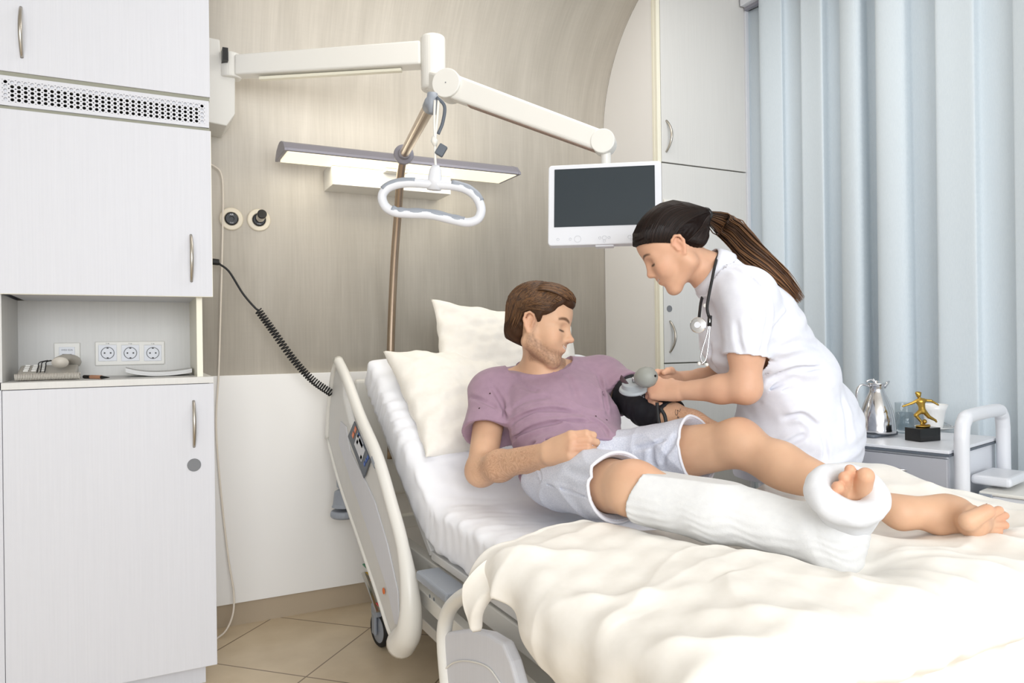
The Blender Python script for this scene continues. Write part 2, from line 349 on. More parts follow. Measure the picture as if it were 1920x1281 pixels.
for k in range(420):
    u = k/420; xx = x0+.004+(x1-x0)*1.02*u; yy = PY-.095+.012*math.sin(u*3)
    a_ = k*0.62; pts.append((xx, yy+.0095*math.cos(a_), zs1+.0125+.0095*math.sin(a_)))
tube(bm, pts, .0021, 5); fin('coiled_cord', bm, beige, t, smooth=True)
bm = bmesh.new()
for (xs, zo) in ((66, 0), (72, .001), (80, .002)):
    q0 = WY(xs+4, 697, PY-.07); q1 = WY(xs+8, 682, PY-.02); q2 = WY(xs+24, 679, PY+.0)
    tube(bm, catmull([(q0.x, PY-.078, zs1+.026), (q0.x+.001, PY-.05, zs1+.044), (q1.x, PY-.02, zs1+.056+zo), (q2.x, PY+.0, zs1+.062)], 6), .0016, 6)
fin('black_cord', bm, M['black'], t, smooth=True)
# marker
a = WZ(158, 706.5, zs1+.006); b = WZ(205, 708, zs1+.006)
t = thing('marker_pen', ((a.x+b.x)/2, (a.y+b.y)/2, zs1), 'small black and brown marker pen on the niche shelf', 'pen')
dv = (b-a)
bm = bmesh.new(); cyl(bm, a, a+dv*.28, .0058, n=16); fin('cap', bm, M['black'], t, smooth=False)
bm = bmesh.new(); cyl(bm, a+dv*.28, a+dv*.7, .0065, n=16); fin('barrel', bm, mat('tan_label', (190, 140, 110), .5), t)
bm = bmesh.new(); cyl(bm, a+dv*.7, b, .0058, .001, n=16); fin('tip', bm, M['black'], t)
# booklet
t = thing('booklet', WZ(300, 700, zs1), 'white curved booklet lying on the niche shelf by the sockets', 'booklet')
bm = bmesh.new(); xa = WY(236, 693, 2.88).x; xb = WY(357, 693, 2.88).x; n = 14
for lay in range(3):
    V = []
    for i in range(n+1):
        u = i/n; xx = xa+(xb-xa)*u; zz = zs1+.002+lay*.0045+.016*(abs(u-.5)*2)**2.2*(1.0 if u < .5 else .55)
        V.append([bm.verts.new((xx, yy, zz+dz)) for yy, dz in ((2.8, 0), (2.96, 0), (2.96, .004), (2.8, .004))])
    for i in range(n):
        for k in range(4): bm.faces.new((V[i][k], V[i][(k+1) % 4], V[i+1][(k+1) % 4], V[i+1][k]))
    bm.faces.new(V[0]); bm.faces.new(V[-1][::-1])
fin('pages', bm, mat('paper', (226, 226, 226), .7), t)

# ---- right-hand cabinets ----
RY = 2.745; RX1 = 2.745
def ZR(x, y): return WY(x, y, RY).z
zA = ZR(1320, 314); zB = ZR(1270, 681)
# side panel with a curved back edge that follows the cove
bm = bmesh.new()
poly = [(RY+.02, 0.0), (WY0-.013, 0), (WY0-.013, 1.028), (WY0-.001, 1.028), (WY0-.001, 2.2)]+[(WY0-.001-RC+RC*math.cos(a), 2.2+RC*math.sin(a)) for a in [math.radians(3*k) for k in range(1, 30)] if WY0-RC+RC*math.cos(a) > RY+.02]
poly.append((RY+.02, 2.2+math.sqrt(max(0, RC*RC-(RY+.02-WY0+RC)**2))))
prism(bm, poly, 0.02, Matrix(((0, 0, 1, XR), (1, 0, 0, 0), (0, 1, 0, 0), (0, 0, 0, 1))))
t = thing('wardrobe', ((XR+RX1)/2, WY0, 0), 'tall pale grey built-in wardrobe whose side follows the curved wall', 'wardrobe')
fin('side_panel', bm, M['cream_pan'], t)
bm = bmesh.new(); box(bm, XR-.0005, XR+.02, RY, RY+.0195, 0, CEIL-.013); box(bm, XR-.002, XR, RY+.02, RY+.035, 0, 2.75); fin('edge_band', bm, M['edge'], t)
bm = bmesh.new(); box(bm, XR+.02, RX1, RY+.025, RY+.4, 0.06, CEIL-.014); fin('body', bm, M['grout'], t)
def rdoor(z0_, z1_, name='door'):
    bm = bmesh.new(); box(bm, XR+.024, RX1, RY, RY+.02, z0_, z1_); return fin(name, bm, M['white_gray'], t, bevel=.0015)
d1 = rdoor(zA+.003, CEIL-.03); handle(d1, WY(1249, 226, RY), WY(1249, 285, RY), (0.25, -1, 0), bow=.032)
d2 = rdoor(zB+.003, zA-.003); handle(d2, WY(1256, 602, RY), WY(1256, 661, RY), (.25, -1, 0), bow=.032)
disc('lock', WY(1255, 579, RY), (0, -1, 0), .0155, .002, M['print'], d2)
d3 = rdoor(.06, zB-.003)
a = WY(1243, 374, RY); b = WY(1282, 405, RY)
q = thing('wall_switch', ((a.x+b.x)/2, RY, b.z), 'small white outlet plate on the wardrobe behind the nurse head', 'switch')
bm = bmesh.new(); box(bm, a.x, b.x, RY-.012, RY-.0005, b.z, a.z); fin('plate', bm, M['plastic'], q, bevel=.003)
disc('screw', WY(1266, 380, RY-.012), (0, -1, 0), .003, .001, M['print'], q)
bm = bmesh.new(); box(bm, RX1+.001, RX1+.019, RY-.01, WY0, 0, CEIL-.014); struct(fin('trim_2', bm, M['plastic_cool']))

# ---- curtain on its rail along the window wall ----
t = thing('curtain', (XC, 1.0, 0.03), 'pale blue grey pleated curtain hanging from a ceiling rail beside the wardrobe', 'curtain')
cm = noise_mat('blue_grey_curtain', (204, 215, 223), (212, 222, 229), (1, 90, 6), 12, .8, .35, sheen=.15, bscale=60)
bm = bmesh.new(); rnd = random.Random(3)
y = RY-.012; ys = [y]; 
NS = 560; Y1 = -2.0; prev = None; ph = 0
for i in range(NS+1):
    yy = y-(y-Y1)*i/NS; ph += (2*math.pi/(0.235+0.04*math.sin(yy*5.1)+.02*math.sin(yy*11+1)))*(y-Y1)/NS
    col_ = []
    for j in range(13):
        f = j/12; zz = .04+(2.80-.04)*f
        amp = .038+.012*math.sin(yy*7.3)+.010*(1-f)*math.sin(yy*3+2)
        s = math.sin(ph+.25*(1-f)*math.sin(yy*4)); s = math.copysign(abs(s)**.6, s)
        xx = XC-.035+amp*s+.007*math.sin(2.3*ph+1+f)
        col_.append(bm.verts.new((xx, yy+.026*math.sin(2*ph), zz)))
    if prev:
        for j in range(12): bm.faces.new((prev[j], col_[j], col_[j+1], prev[j+1]))
    prev = col_
fin('cloth', bm, cm, t, smooth=True)
bm = bmesh.new(); box(bm, XC-.075, XC+.11, -2.0, RY-.012, 2.805, CEIL-.014); struct(fin('trim_3', bm, M['plastic_cool'], bevel=.003))
bm = bmesh.new(); box(bm, XC-.045, XC-.025, -2.0, RY-.012, 2.79, 2.804); fin('rail', bm, M['alu'], t)
# ---------------- things on the wall ----------------
WF = WY0-0.001
# gas outlets
for k, (px, py) in enumerate(((433.5, 411), (485, 413))):
    c = WY(px, py, WF); q = thing('gas_outlet', c, ['round cream wall outlet with black centre, left of two', 'round cream wall outlet with silver plug in it, right of two'][k], 'outlet', group='round wall outlets')
    bm = bmesh.new(); lathe(bm, [(0, 0), (.046, 0), (.0465, .006), (.043, .010), (.028, .011), (.027, .008), (0, .008)], mx=frame(c, (1, 0, 0), (0, -1, 0))); fin('ring_plate', bm, mat('cream_outlet%d' % k, (226, 216, 196), .45), q, smooth=False, bevel=.001)
    bm = bmesh.new(); lathe(bm, [(.026, .008), (.026, .014), (.022, .016), (.010, .016), (.009, .010), (0, .010)], mx=frame(c, (1, 0, 0), (0, -1, 0))); s = fin('black_insert', bm, M['black'], q)
    text('outlet_mark', 'AIR', .010, frame(c+Vector((0, -.0165, .016)), (1, 0, 0), (0, -1, 0)), M['wprint'], s)
    text('outlet_mark', '5 bar', .007, frame(c+Vector((0, -.0165, -.017)), (1, 0, 0), (0, -1, 0)), M['wprint'], s)
    if k == 1:
        a = c+Vector((0, -.01, -.004)); e = c+Vector((.003, -.06, .012))
        bm = bmesh.new(); cyl(bm, a, a+(e-a)*.3, .010); cyl(bm, a+(e-a)*.3, a+(e-a)*.45, .014); cyl(bm, a+(e-a)*.45, e, .017); fin('plug', bm, M['steel'], q, smooth=False, bevel=.001)
        bm = bmesh.new(); cyl(bm, e, e+(e-a)*.28, .0185); fin('plug_cap', bm, M['black'], q, bevel=.002)
# bed reading lamp
LY = 2.98
A = WY(530, 282, LY); B = WY(953, 318, LY); B.z = A.z = (A.z+B.z)/2
t = thing('wall_lamp', ((A.x+B.x)/2, WF, A.z), 'long grey aluminium wall lamp glowing above the bed', 'lamp')
mx = Matrix(((0, 0, 1, A.x), (1, 0, 0, LY), (0, 1, 0, A.z), (0, 0, 0, 1)))
hp = [(-.10, -.032), (-.098, -.022), (-.07, .004), (-.03, .018), (.0, .022), (.03, .018), (.07, .004), (.098, -.022), (.10, -.032), (.092, -.034), (.088, -.027), (-.088, -.027), (-.092, -.034)]
bm = bmesh.new(); prism(bm, hp, (B-A).x, mx); fin('housing', bm, M['alu'], t)
bm = bmesh.new(); prism(bm, [(p[0]*1.03, p[1]*1.05) for p in hp[:9]], .012, Matrix.Translation((-.012, 0, 0)) @ mx); fin('end_cap', bm, M['alu'], t, bevel=.002)
bm = bmesh.new(); prism(bm, [(p[0]*1.03, p[1]*1.05) for p in hp[:9]], .012, Matrix.Translation(((B-A).x, 0, 0)) @ mx); fin('end_cap', bm, M['alu'], t, bevel=.002)
bm = bmesh.new(); box(bm, A.x+.006, B.x-.006, LY-.088, LY+.088, A.z-.036, A.z-.0275); fin('diffuser', bm, emis('lamp_diffuser', (255, 246, 215), 1.0), t)
bm = bmesh.new(); box(bm, A.x+.01, B.x-.01, LY-.012, LY+.012, A.z-.034, A.z-.0305); fin('bright_tube', bm, emis('lamp_tube', (255, 250, 225), 1.6), t)
bm = bmesh.new(); a = WY(624, 330, 3.03); b = WY(845, 330, 3.03); box(bm, a.x, b.x, 3.03, WF, A.z-.115, A.z-.025); box(bm, (a.x+b.x)/2-.05, (a.x+b.x)/2+.05, LY, 3.06, A.z-.05, A.z-.02)
fin('wall_mount', bm, M['plastic'], t, bevel=.002)
area('wall_lamp_up', (A.x+.5, LY+.03, A.z+.035), (A.x+.5, LY+.12, A.z+1), .9, .06, 1.1, (1, .93, .80))
area('wall_lamp_down', (A.x+.5, LY, A.z-.04), (A.x+.5, LY, 0), .9, .14, 2.4, (1, .94, .80))
# monitor arm: wall box, first arm, elbow, second arm, screen
def beam(bm, a, b, w0, h0, w1, h1):
    a = Vector(a); b = Vector(b); d = (b-a).normalized(); s = d.cross(Vector((0, 0, 1))).normalized(); u = s.cross(d)
    v = []
    for p, w_, h_ in ((a, w0, h0), (b, w1, h1)):
        v.append([bm.verts.new(p+s*sx*w_/2+u*sz*h_/2) for sx, sz in ((-1, -1), (1, -1), (1, 1), (-1, 1))])
    for k in range(4): bm.faces.new((v[0][k], v[0][(k+1) % 4], v[1][(k+1) % 4], v[1][k]))
    bm.faces.new(v[0][::-1]); bm.faces.new(v[1])
BY = 3.0
J0 = W(432, 124, 2.84); EL = W(812, 105, 2.74); EL.z = J0.z = (EL.z+J0.z)/2
t = thing('screen_arm', J0, 'white jointed wall arm that carries the flat screen', 'arm')
a = WY(392, 92, BY); b = WY(441, 232, BY)
bm = bmesh.new(); x0, x1 = .21, b.x
pts = [(x0, WY(400, 70, BY).z), (WY(412, 74, BY).x, WY(412, 74, BY).z), (WY(414, 112, BY).x, WY(414, 112, BY).z), (WY(441, 140, BY).x, WY(441, 140, BY).z), (x1, WY(441, 214, BY).z), (WY(425, 232, BY).x, WY(425, 236, BY).z), (x0, WY(400, 228, BY).z)]
prism(bm, pts, WF-BY, Matrix(((1, 0, 0, 0), (0, 0, 1, BY), (0, 1, 0, 0), (0, 0, 0, 1))))
fin('wall_box', bm, M['plastic'], t, bevel=.004)
bm = bmesh.new(); d = (EL-J0).normalized(); beam(bm, J0+d*.03, EL-d*.04, .06, .078, .07, .088); fin('first_arm', bm, M['plastic'], t, bevel=.008, seg=3)
bm = bmesh.new(); cyl(bm, J0+Vector((0, 0, -.045)), J0+Vector((0, 0, .05)), .04, n=28); fin('wall_joint', bm, M['plastic'], t, bevel=.006)
bm = bmesh.new(); c = W(421, 106, 2.80); box(bm, c.x-.01, c.x+.01, c.y-.03, c.y+.03, c.z-.024, c.z+.024); fin('black_stop', bm, M['black'], t)
bm = bmesh.new(); box(bm, -.28, .28, -.012, .012, -.006, .006, frame((J0+EL)/2+Vector((0, 0, -.051)), d, (0, 0, 1))); fin('cable_cover', bm, M['edge'], t, bevel=.003)
bm = bmesh.new(); cyl(bm, EL+Vector((0, 0, -.135)), EL+Vector((0, 0, .066)), .046, n=32); fin('elbow_post', bm, M['plastic'], t, bevel=.01, seg=3)
P1 = W(843, 162, 2.64); P2 = W(1132, 268, 2.12); P2 = W(1132, 268, 2.5)
d2 = (P2-P1).normalized(); side = d2.cross(Vector((0, 0, 1))).normalized()
bm = bmesh.new(); beam(bm, EL+Vector((0, 0, -.10)), P1, .07, .07, .07, .075); fin('elbow_bracket', bm, M['plastic'], t, bevel=.012, seg=3)
bm = bmesh.new(); cyl(bm, P1-side*.042, P1+side*.042, .052, n=36); j = fin('elbow_disc', bm, M['plastic'], t, bevel=.003)
for s_ in (-1, 1):
    bm = bmesh.new(); cyl(bm, P1+side*s_*.0425, P1+side*s_*.0435, .0022, n=10); fin('pivot_hole', bm, M['print'], j)
bm = bmesh.new(); beam(bm, P1, P2, .06, .085, .055, .07); fin('second_arm', bm, M['plastic'], t, bevel=.010, seg=3)
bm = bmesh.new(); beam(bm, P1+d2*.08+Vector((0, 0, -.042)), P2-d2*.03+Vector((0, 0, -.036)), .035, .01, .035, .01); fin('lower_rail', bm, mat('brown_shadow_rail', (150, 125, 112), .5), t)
bm = bmesh.new(); cyl(bm, P2-side*.033, P2+side*.033, .041, n=32); j = fin('wrist_disc', bm, M['plastic'], t, bevel=.003)
bm = bmesh.new(); cyl(bm, P2+Vector((.008, 0, -.02)), P2+Vector((.008, 0, -.12)), .017, n=20); fin('drop_post', bm, M['plastic'], t)
# screen
TL = W(1024, 312, 2.46); TR = W(1240, 300, 2.40); BL = W(1032, 460, 2.42); BR = W(1242, 456, 2.36)
c = (TL+TR+BL+BR)/4; ex = ((TR-TL)+(BR-BL)).normalized(); ez = ((TL-BL)+(TR-BR)).normalized(); ez = (ez-ex*ez.dot(ex)).normalized(); ny = -(ex.cross(ez)).normalized()
if ny.dot(c-CP) > 0: ny = -ny
wd = ((TR-TL).length+(BR-BL).length)/2; hg = ((TL-BL).length+(TR-BR).length)/2
fr = Matrix(((ex.x, ez.x, ny.x, c.x), (ex.y, ez.y, ny.y, c.y), (ex.z, ez.z, ny.z, c.z), (0, 0, 0, 1)))
t = thing('flat_screen', c, 'flat bedside screen with white frame hanging from the wall arm', 'screen')
def rrect(w_, h_, r_, n=6):
    o = []
    for cx, cz, a0 in ((w_/2-r_, h_/2-r_, 0), (-w_/2+r_, h_/2-r_, 90), (-w_/2+r_, -h_/2+r_, 180), (w_/2-r_, -h_/2+r_, 270)):
        for k in range(n+1): a_ = math.radians(a0+90*k/n); o.append((cx+r_*math.cos(a_), cz+r_*math.sin(a_)))
    return o
bm = bmesh.new(); prism(bm, rrect(wd, hg, .012), .034, fr @ Matrix.Translation((0, 0, -.034))); fin('casing', bm, M['plastic_cool'], t, bevel=.003)
iw = wd*(1227-1038)/213; ih = hg*(430-322)/150
bm = bmesh.new(); prism(bm, rrect(iw, ih, .001, 1), .0012, fr @ Matrix.Translation((wd*(-.002), hg*.085, 0.0))); sc_ = fin('display', bm, M['screen'], t)
for u, v, r_ in ((-.41, -.425, .004), (-.3, -.425, .004), (-.235, -.425, .011), (-.04, -.42, .004), (0, -.42, .007), (.04, -.42, .004), (0, -.46, .004), (.22, -.42, .006), (.27, -.43, .004), (.24, -.455, .004)):
    p = fr @ Vector((u*wd, v*hg, .0005)); bm = bmesh.new(); tube(bm, [p+ex*r_*math.cos(a_)+ez*r_*math.sin(a_) for a_ in [2*math.pi*k/14 for k in range(14)]], .0005, 4, closed=True); fin('touch_key', bm, M.setdefault('keyp', mat('pale_key_print', (196, 198, 206), .5)), t)
bm = bmesh.new(); box(bm, -.03, .03, -hg/2-.006, -hg/2+.002, -.03, -.006, fr); fin('bottom_grip', bm, M['plastic_cool'], t, bevel=.002)
bm = bmesh.new(); cyl(bm, c-ny*.034, c-ny*.07, .05); a_ = c-ny*.055; tube(bm, catmull([a_, a_+Vector((0, 0, .10)), P2+Vector((.008, 0, -.1))], 6), .014, 12); fin('rear_mount', bm, M['plastic'], t)

# trapeze pole on the bed head
t = thing('trapeze_pole', WY(733, 700, 3.03), 'brushed steel pole rising behind the bed head and bending forward over the patient', 'pole')
TIP = W(811, 190, 2.10); COLR = W(757, 290, 2.92)
bm = bmesh.new()
low = [WY(730, 860, 3.04), WY(731, 760, 3.04), WY(732, 675, 3.03), WY(735, 580, 3.01), WY(740, 480, 2.97), WY(746, 400, 2.92), WY(751, 330, 2.84), COLR]
tube(bm, catmull(low, 6), .0165, 18); fin('upright', bm, M['pole'], t, smooth=True)
ad = (TIP-COLR).normalized()
bm = bmesh.new(); cyl(bm, COLR, TIP-ad*.01, .0185, n=24); fin('boom', bm, M['pole'], t, smooth=False); 
bm = bmesh.new(); lathe(bm, [(0, -.025), (.03, -.025), (.038, -.015), (.040, .0), (.038, .012), (.024, .02), (.022, .05), (0, .05)], mx=frame(COLR, ad.orthogonal(), ad), n=32); fin('collar', bm, M['alu'], t, smooth=False, bevel=.002)
bm = bmesh.new(); tube(bm, [TIP-ad*.07, TIP-ad*.02, TIP+ad*.012], [.0205, .0215, .019], 20); fin('end_cap', bm, M['grey_pl'], t, smooth=True)
bm = bmesh.new(); tube(bm, [TIP+Vector((0, 0, .022)), TIP+Vector((0, 0, -.002)), TIP+Vector((0, 0, -.035))], [.018, .0205, .015], 18, sx=.8); fin('hanger_block', bm, M['grey_pl'], t, smooth=True)
# grab handle
q0 = W(810, 378, 2.08); t = thing('grab_handle', q0, 'white and grey stadium-shaped grab handle hanging on a strap over the patient', 'handle')
hx = (ray(1010, 393)-ray(810, 378)).normalized(); hz = Vector((0, 0, 1)); hn = hx.cross(hz).normalized(); hz = hn.cross(hx)*1.0
if hz.z < 0: hz = -hz
S_ = 2.08/FPX
def HP(u, v): return q0+hx*(u*S_)+hz*(v*S_)
loop = [(0, 32), (40, 32), (66, 26), (84, 12), (93, -8), (88, -26), (70, -34), (45, -32), (0, -25), (-45, -26), (-68, -25), (-86, -16), (-94, 2), (-86, 18), (-66, 28), (-40, 32)]
pl = catmull([HP(*p) for p in loop], 6, closed=True)
bm = bmesh.new(); tube(bm, pl, 8.6*S_, 16, closed=True, up=hn); fin('loop', bm, M['plastic_cool'], t, smooth=True)
def grip(i0, i1, off, wav, nm='grip'):
    seg = []; rs = []
    for i in range(i0, i1+1):
        p = pl[i % len(pl)]; tg = (pl[(i+1) % len(pl)]-pl[(i-1) % len(pl)]).normalized(); nn = tg.cross(hn).normalized(); nn = nn if nn.dot(p-q0) > 0 else -nn; seg.append(p+nn*off*S_); rs.append((8.3+wav*math.sin(i*1.25))*S_)
    bm = bmesh.new(); tube(bm, seg, rs, 14, up=hn); fin(nm, bm, M['grey_pl'], t, smooth=True)
grip(5, 20, 2.3, .35); grip(76, 91, 2.3, .1); grip(38, 62, -2.3, .6)
bm = bmesh.new(); tube(bm, [HP(2, 22), HP(2, 45), HP(2, 60), HP(2, 68)], [13.5*S_, 13*S_, 11*S_, 7*S_], 18, sx=.7, up=hx); fin('holder', bm, M['plastic_cool'], t, smooth=True)
bm = bmesh.new()
for pts in ([(2, 66), (-1, 90), (-3, 112)], [(-3, 112), (-7, 150), (-9, 190)], [(-3, 112), (-2, 150), (-2, 192)]):
    tube(bm, catmull([HP(*p) for p in pts], 5), 2.4*S_, 8, sx=.5, up=hx)
tube(bm, [HP(-7, 122), HP(-4, 114), HP(-2, 104)], [3*S_, 7*S_, 3*S_], 10)
fin('white_strap', bm, M['plastic'], t, smooth=True)
bm = bmesh.new(); tube(bm, catmull([HP(-6, 196), HP(10, 180), HP(9, 150), HP(2, 127)], 6), 3.2*S_, 8, sx=.5, up=hx); fin('dark_strap', bm, M['dgrey_pl'], t, smooth=True)
bm = bmesh.new(); box(bm, -8*S_, 8*S_, -5*S_, 5*S_, -11*S_, 11*S_, frame(HP(10, 97), hx+hz*-.5, hz)); fin('buckle', bm, M['dgrey_pl'], t, bevel=.003)

# cables
bm = bmesh.new(); Yc = WY0-.03
pts = [WY(388, 306, Yc), WY(402, 312, Yc), WY(414, 325, Yc), WY(418, 360, Yc), WY(417, 450, Yc), WY(413, 600, Yc), WY(410, 700, Yc), WY(405, 790, Yc), WY(410, 880, Yc), WY(420, 980, Yc), WY(430, 1060, Yc-.02), WY(438, 1110, Yc-.03), WY(437, 1150, Yc-.05), WY(424, 1182, Yc-.06), WY(404, 1200, Yc-.06)]
tube(bm, catmull(pts, 8), .0038, 8)
tag(fin('cable', bm, M['cable'], smooth=True), 'thin cream cable hanging down the wall beside the white cabinets', 'cable')
t = thing('coiled_cable', WY(395, 490, 3.1), 'black coiled cable running from the wall down to the bed head', 'cable')
bm = bmesh.new(); sp = [WY(*p) for p in ((410, 494, 3.1), (430, 510, 3.1), (455, 550, 3.09), (478, 577, 3.08), (487, 583, 3.08))]
tube(bm, catmull(sp, 8), .0042, 8)
cp = catmull([WY(*p) for p in ((484, 582, 3.08), (515, 625, 3.07), (550, 674, 3.06), (585, 712, 3.04), (622, 738, 3.0))], 24)
pts = []; n = len(cp); turns = 38
for k in range(turns*12+1):
    u = k/(turns*12)*(n-1); i = min(int(u), n-2); p = cp[i].lerp(cp[i+1], u-i); d = (cp[i+1]-cp[i]).normalized(); e1 = d.cross(Vector((0, 1, 0))).normalized(); e2 = d.cross(e1)
    a_ = 2*math.pi*k/12; pts.append(p+e1*.0135*math.cos(a_)+e2*.0135*math.sin(a_))
tube(bm, pts, .0030, 6); fin('cord', bm, M['rubber'], t, smooth=True)
bm = bmesh.new(); cyl(bm, WY(391, 490, 3.1), WY(411, 492, 3.1), .0125, n=16); fin('plug', bm, M['black'], t, bevel=.002)
# ---------------- hospital bed ----------------
BX0, BX1 = 0.80, 1.80      # mattress sides
RX = 0.715                  # plane of the near side rails
def RW(x, y, X=RX): return WX(x, y, X)
bed = thing('hospital_bed', (1.3, 1.9, 0), 'white adjustable hospital bed with raised back section', 'bed')
# chassis
bm = bmesh.new()
for X in (BX0+.02, BX1-.06):
    box(bm, X, X+.04, .9, 2.9, .40, .46)
for Y in (.95, 2.15, 2.85): box(bm, BX0+.02, BX1-.02, Y, Y+.05, .40, .45)
box(bm, BX0+.1, BX1-.1, 1.0, 2.9, .13, .17); box(bm, BX0+.25, BX0+.31, 1.4, 1.5, .16, .41); box(bm, BX1-.31, BX1-.25, 2.3, 2.4, .16, .41)
fin('chassis', bm, M['plastic'], bed, bevel=.004)
# mattress platform
bm = bmesh.new(); box(bm, BX0+.02, BX1-.02, .80, 2.17, .47, .495); fin('base_platform', bm, M['cream_pan'], bed, bevel=.003)
th = math.radians(35); mxb = Matrix.Translation((0, 2.17, .482)) @ Matrix.Rotation(th, 4, 'X')
bm = bmesh.new(); box(bm, BX0+.02, BX1-.02, 0.01, .86, -.012, .012, mxb); fin('back_platform', bm, M['cream_pan'], bed, bevel=.003)
# head board and grey corner post with bumper
bm = bmesh.new(); box(bm, BX0+.02, BX1+.02, 3.03, 3.065, .50, 1.00); fin('head_board', bm, M['plastic'], bed, bevel=.015, seg=3)
g = RW(620, 740, .75); g2 = RW(626, 925, .75)
bm = bmesh.new(); box(bm, .745, .765, 3.03, 3.07, .55, WX(618, 738, .755).z); fin('corner_post', bm, M['grey_pl'], bed, bevel=.004)
bm = bmesh.new(); box(bm, .766, .80, 3.02, 3.06, .5, .82); fin('inner_post', bm, M['plastic'], bed, bevel=.004)
bc = Vector((.765, 3.02, 0)); zb = WY(628, 950, 3.02).z
bm = bmesh.new(); lathe(bm, [(0, .035), (.028, .035), (.040, .03), (.046, -.02), (.052, -.035), (0, -.035)], c=(bc.x, bc.y, zb+.03), n=28); lathe(bm, [(0, .012), (.052, .012), (.057, .004), (.057, -.012), (.048, -.02), (0, -.02)], c=(bc.x, bc.y, zb-.03), n=28); box(bm, bc.x, bc.x+.08, bc.y-.02, bc.y+.02, zb, zb+.05)
fin('bumper', bm, M['grey_pl'], bed, bevel=.004)
# head side rail
rail = [(634, 676), (650, 710), (674, 776), (702, 841), (717, 884), (734, 944), (752, 1010), (765, 1080), (770, 1140), (766, 1185), (752, 1207)]
pan = [(629, 690), (618, 762), (615, 823), (636, 902), (671, 1005), (706, 1108), (733, 1188), (748, 1210), (760, 1206), (766, 1150), (762, 1085), (747, 1015), (727, 945), (707, 885), (690, 858), (655, 795), (643, 745), (641, 705)]
def yz(poly, X): return [(p.y, p.z) for p in (RW(x, y, X) for x, y in poly)]
MYZ = lambda X: Matrix(((0, 0, 1, X), (1, 0, 0, 0), (0, 1, 0, 0), (0, 0, 0, 1)))
bm = bmesh.new(); prism(bm, yz(pan, RX), .028, MYZ(RX)); sr = fin('side_rail', bm, M['white_gray'], bed, bevel=.008, seg=3)
bm = bmesh.new(); tube(bm, catmull([RW(x, y, RX+.004) for x, y in rail], 8), [.0195]*50+[.0195+.0009*k for k in range(31)], 18, up=(1, 0, 0)); 
fin('rail_tube', bm, M['plastic'], sr, smooth=True)
bm = bmesh.new(); tube(bm, catmull([RW(x, y, RX+.004) for x, y in ((634, 676), (626, 700), (618, 762), (615, 823))], 6), .013, 14, up=(1, 0, 0)); tube(bm, catmull([RW(x, y, RX+.002) for x, y in ((615, 823), (636, 902), (671, 1005), (706, 1108), (733, 1190), (752, 1207))], 6), .008, 12)
fin('rail_edge', bm, M['plastic'], sr, smooth=True)
ins = [(640, 790), (636, 830), (662, 910), (700, 1020), (728, 1105), (742, 1170), (750, 1172), (748, 1110), (728, 1020), (704, 940), (688, 905), (658, 845), (650, 800)]
bm = bmesh.new(); prism(bm, yz(ins, RX), .004, MYZ(RX-.004)); fin('rail_inset', bm, M['white_lam'], sr, bevel=.0015)
cpn = [(668, 790), (656, 818), (686, 897), (698, 862)]
bm = bmesh.new(); prism(bm, yz(cpn, RX), .004, MYZ(RX-.008)); cpo = fin('control_panel', bm, M['dgrey_pl'], sr, bevel=.001)
P0 = RW(662, 804, RX-.0085); P3 = RW(692, 880, RX-.0085); ax = (P3-P0); pv = RW(698, 862, RX-.0085)-RW(686, 897, RX-.0085)
def CPn(u, v): return P0+ax*u+pv*v*.5
def tile(nm, u, v, du, dv, m):
    bm = bmesh.new(); q = [CPn(u-du, v-dv), CPn(u+du, v-dv), CPn(u+du, v+dv), CPn(u-du, v+dv)]
    a_ = [bm.verts.new(p) for p in q]; b_ = [bm.verts.new(p+Vector((-.0015, 0, 0))) for p in q]; bm.faces.new(a_); bm.faces.new(b_)
    for k in range(4): bm.faces.new((a_[k], a_[(k+1) % 4], b_[(k+1) % 4], b_[k]))
    fin(nm, bm, m, cpo)
tile('light_field', .45, -.1, .22, .62, M['wprint']); tile('display', .45, .45, .10, .25, M['grey_pl'])
for u, v in ((.08, -.35), (.10, .3)): tile('button', u, v, .04, .22, M['orange'])
for u, v in ((.32, -.1), (.28, .4), (.62, -.45)): tile('button', u, v, .035, .18, M['blue'])
for u, v in ((.80, -.35), (.82, .1), (.84, .5)): tile('button', u, v, .03, .15, M['blue'])
bm = bmesh.new(); a = RW(707, 858, RX+.004); b = RW(712, 872, RX+.004); tube(bm, [a, b], .0215, 20, up=(1, 0, 0)); fin('rail_band', bm, M['grey_pl'], sr, smooth=False)
c = RW(722, 1108, RX); disc('rail_dot', c+Vector((-.004, 0, 0)), (-1, 0, 0), .010, .002, M['orange'], sr)
# foot side rail (lowered)
FX = 0.705
arch = [(818, 1290), (813, 1180), (826, 1130), (858, 1103), (900, 1092), (960, 1082), (1030, 1085)]
bm = bmesh.new(); fr_ = fin('side_rail', (lambda b_: (tube(b_, catmull([WX(x, y, FX) for x, y in [(845, 1330), (838, 1270), (833, 1190), (842, 1145), (868, 1118), (900, 1110), (945, 1112), (975, 1128)]], 8), .0205, 16, sx=.85, up=(1, 0, 0)), b_)[1])(bm), M['plastic'], bed, smooth=True)
pn2 = [(824, 1200), (842, 1185), (880, 1180), (915, 1187), (945, 1205), (960, 1240), (985, 1330), (880, 1420), (835, 1340)]
bm = bmesh.new(); prism(bm, [(p.y, p.z) for p in (WX(x, y, FX) for x, y in pn2)], .03, MYZ(FX-.004)); fin('rail_panel', bm, M['white_lam'], fr_, bevel=.008, seg=3)
bm = bmesh.new(); tube(bm, catmull([WX(x, y, FX-.006) for x, y in ((828, 1262), (850, 1243), (880, 1240), (915, 1252), (940, 1285))], 6), .0022, 6); fin('rail_groove', bm, M['plastic'], fr_, smooth=True)
